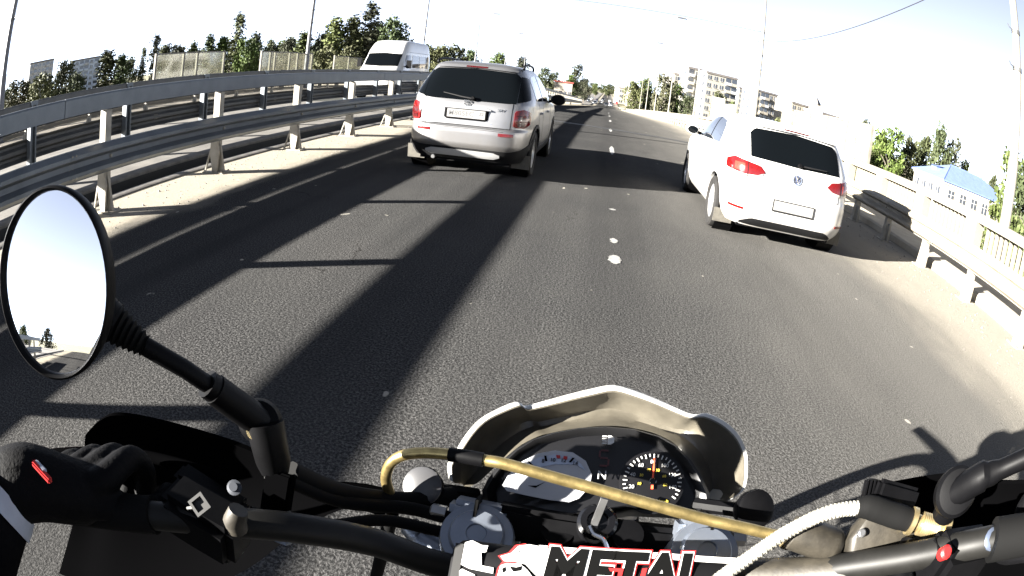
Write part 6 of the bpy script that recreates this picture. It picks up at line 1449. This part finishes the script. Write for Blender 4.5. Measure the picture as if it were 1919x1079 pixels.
link('body', remesh(mb, 'body', JACK, 0.012), RD, loc=-RD.location)
# helmet behind the camera
mb = MB(); hc = V3((0.0, -0.20, 1.52))
P = []
for i in range(13):
    th_ = math.pi * i / 12; P.append([hc + V3((0.125 * math.sin(th_) * math.cos(a), 0.150 * math.sin(th_) * math.sin(a), 0.145 * math.cos(th_))) for a in [2 * math.pi * k / 24 for k in range(25)]])
mb.grid(P); he = mb.build('helmet', BLACKG, RD, smooth=180, merge=True)
# left glove closed round the grip: palm, four unequal bent fingers, thumb beneath
def hand(name, wrist, g0, gdir, fwd, up, s):
    """g0: grip point under the index finger, gdir: along the grip towards the bar end"""
    mb = MB(); fwd, up, gdir = V3(fwd), V3(up), V3(gdir).normalized()
    back_ = g0 + gdir * 0.036 - fwd * 0.030 + up * 0.030
    limb(mb, [wrist, wrist.lerp(back_, 0.5) + up * 0.012, back_], [0.037, 0.037, 0.032])
    for k, (ln, rr) in enumerate(((1.0, 0.0115), (1.08, 0.012), (1.02, 0.0115), (0.85, 0.0100))):
        c = g0 + gdir * (0.004 + 0.0235 * k)
        kn = c - fwd * 0.012 + up * 0.034
        limb(mb, [back_.lerp(kn, 0.3), kn, c + fwd * 0.030 * ln + up * 0.022, c + fwd * 0.036 * ln - up * 0.006, c + fwd * 0.012 - up * 0.026], [0.016, rr * 1.25, rr * 1.08, rr, rr * 0.85], 10)
    tb = g0 - gdir * 0.004 - fwd * 0.026 + up * 0.008
    limb(mb, [wrist.lerp(back_, 0.55) - gdir * 0.02, tb, tb - gdir * 0.020 + fwd * 0.022 - up * 0.022, tb - gdir * 0.022 + fwd * 0.046 - up * 0.026], [0.019, 0.015, 0.0125, 0.0105], 10)
    return link(name, remesh(mb, name, GLOVE, 0.0035, 2), RD, loc=-RD.location)
gdl = V3((-0.4635, 0.1900, 1.0547)) - V3((-0.3043, 0.2500, 1.0793))
lh = hand('glove', lw, V3((-0.3463, 0.2620, 1.0755)), gdl, (0, 0.93, 0.2), (-0.05, -0.25, 0.95), -1)
gdr = V3((0.4313, 0.2000, 1.2220)) - V3((0.3527, 0.2350, 1.1955))
hand('glove', rw, V3((0.4126, 0.2250, 1.2001)), gdr, (0, 0.93, 0.2), (0.05, -0.25, 0.95), 1)
# pale cuff at the left wrist, red tab and pale seam patches on the glove
d = (lw - V3((-0.44, -0.06, 1.03))).normalized()
cu = link('cuff', MB().tube([lw - d * 0.026, lw - d * 0.014, lw - d * 0.004], [0.0455, 0.045, 0.0435], 20).mesh('cuff', CUFF, 40), RD, loc=-RD.location)
link('glove_tab', MB().box((-0.3678, 0.1760, 1.1443), (0.026, 0.006, 0.006), Matrix.Rotation(R(18), 3, 'Y')).mesh('glove_tab', REDP, bevel=0.0015), RD, loc=-RD.location)
link('glove_strap', MB().box((-0.3718, 0.1780, 1.1455), (0.016, 0.006, 0.006), Matrix.Rotation(R(14), 3, 'Y')).mesh('glove_strap', CUFF, bevel=0.0015), RD, loc=-RD.location)
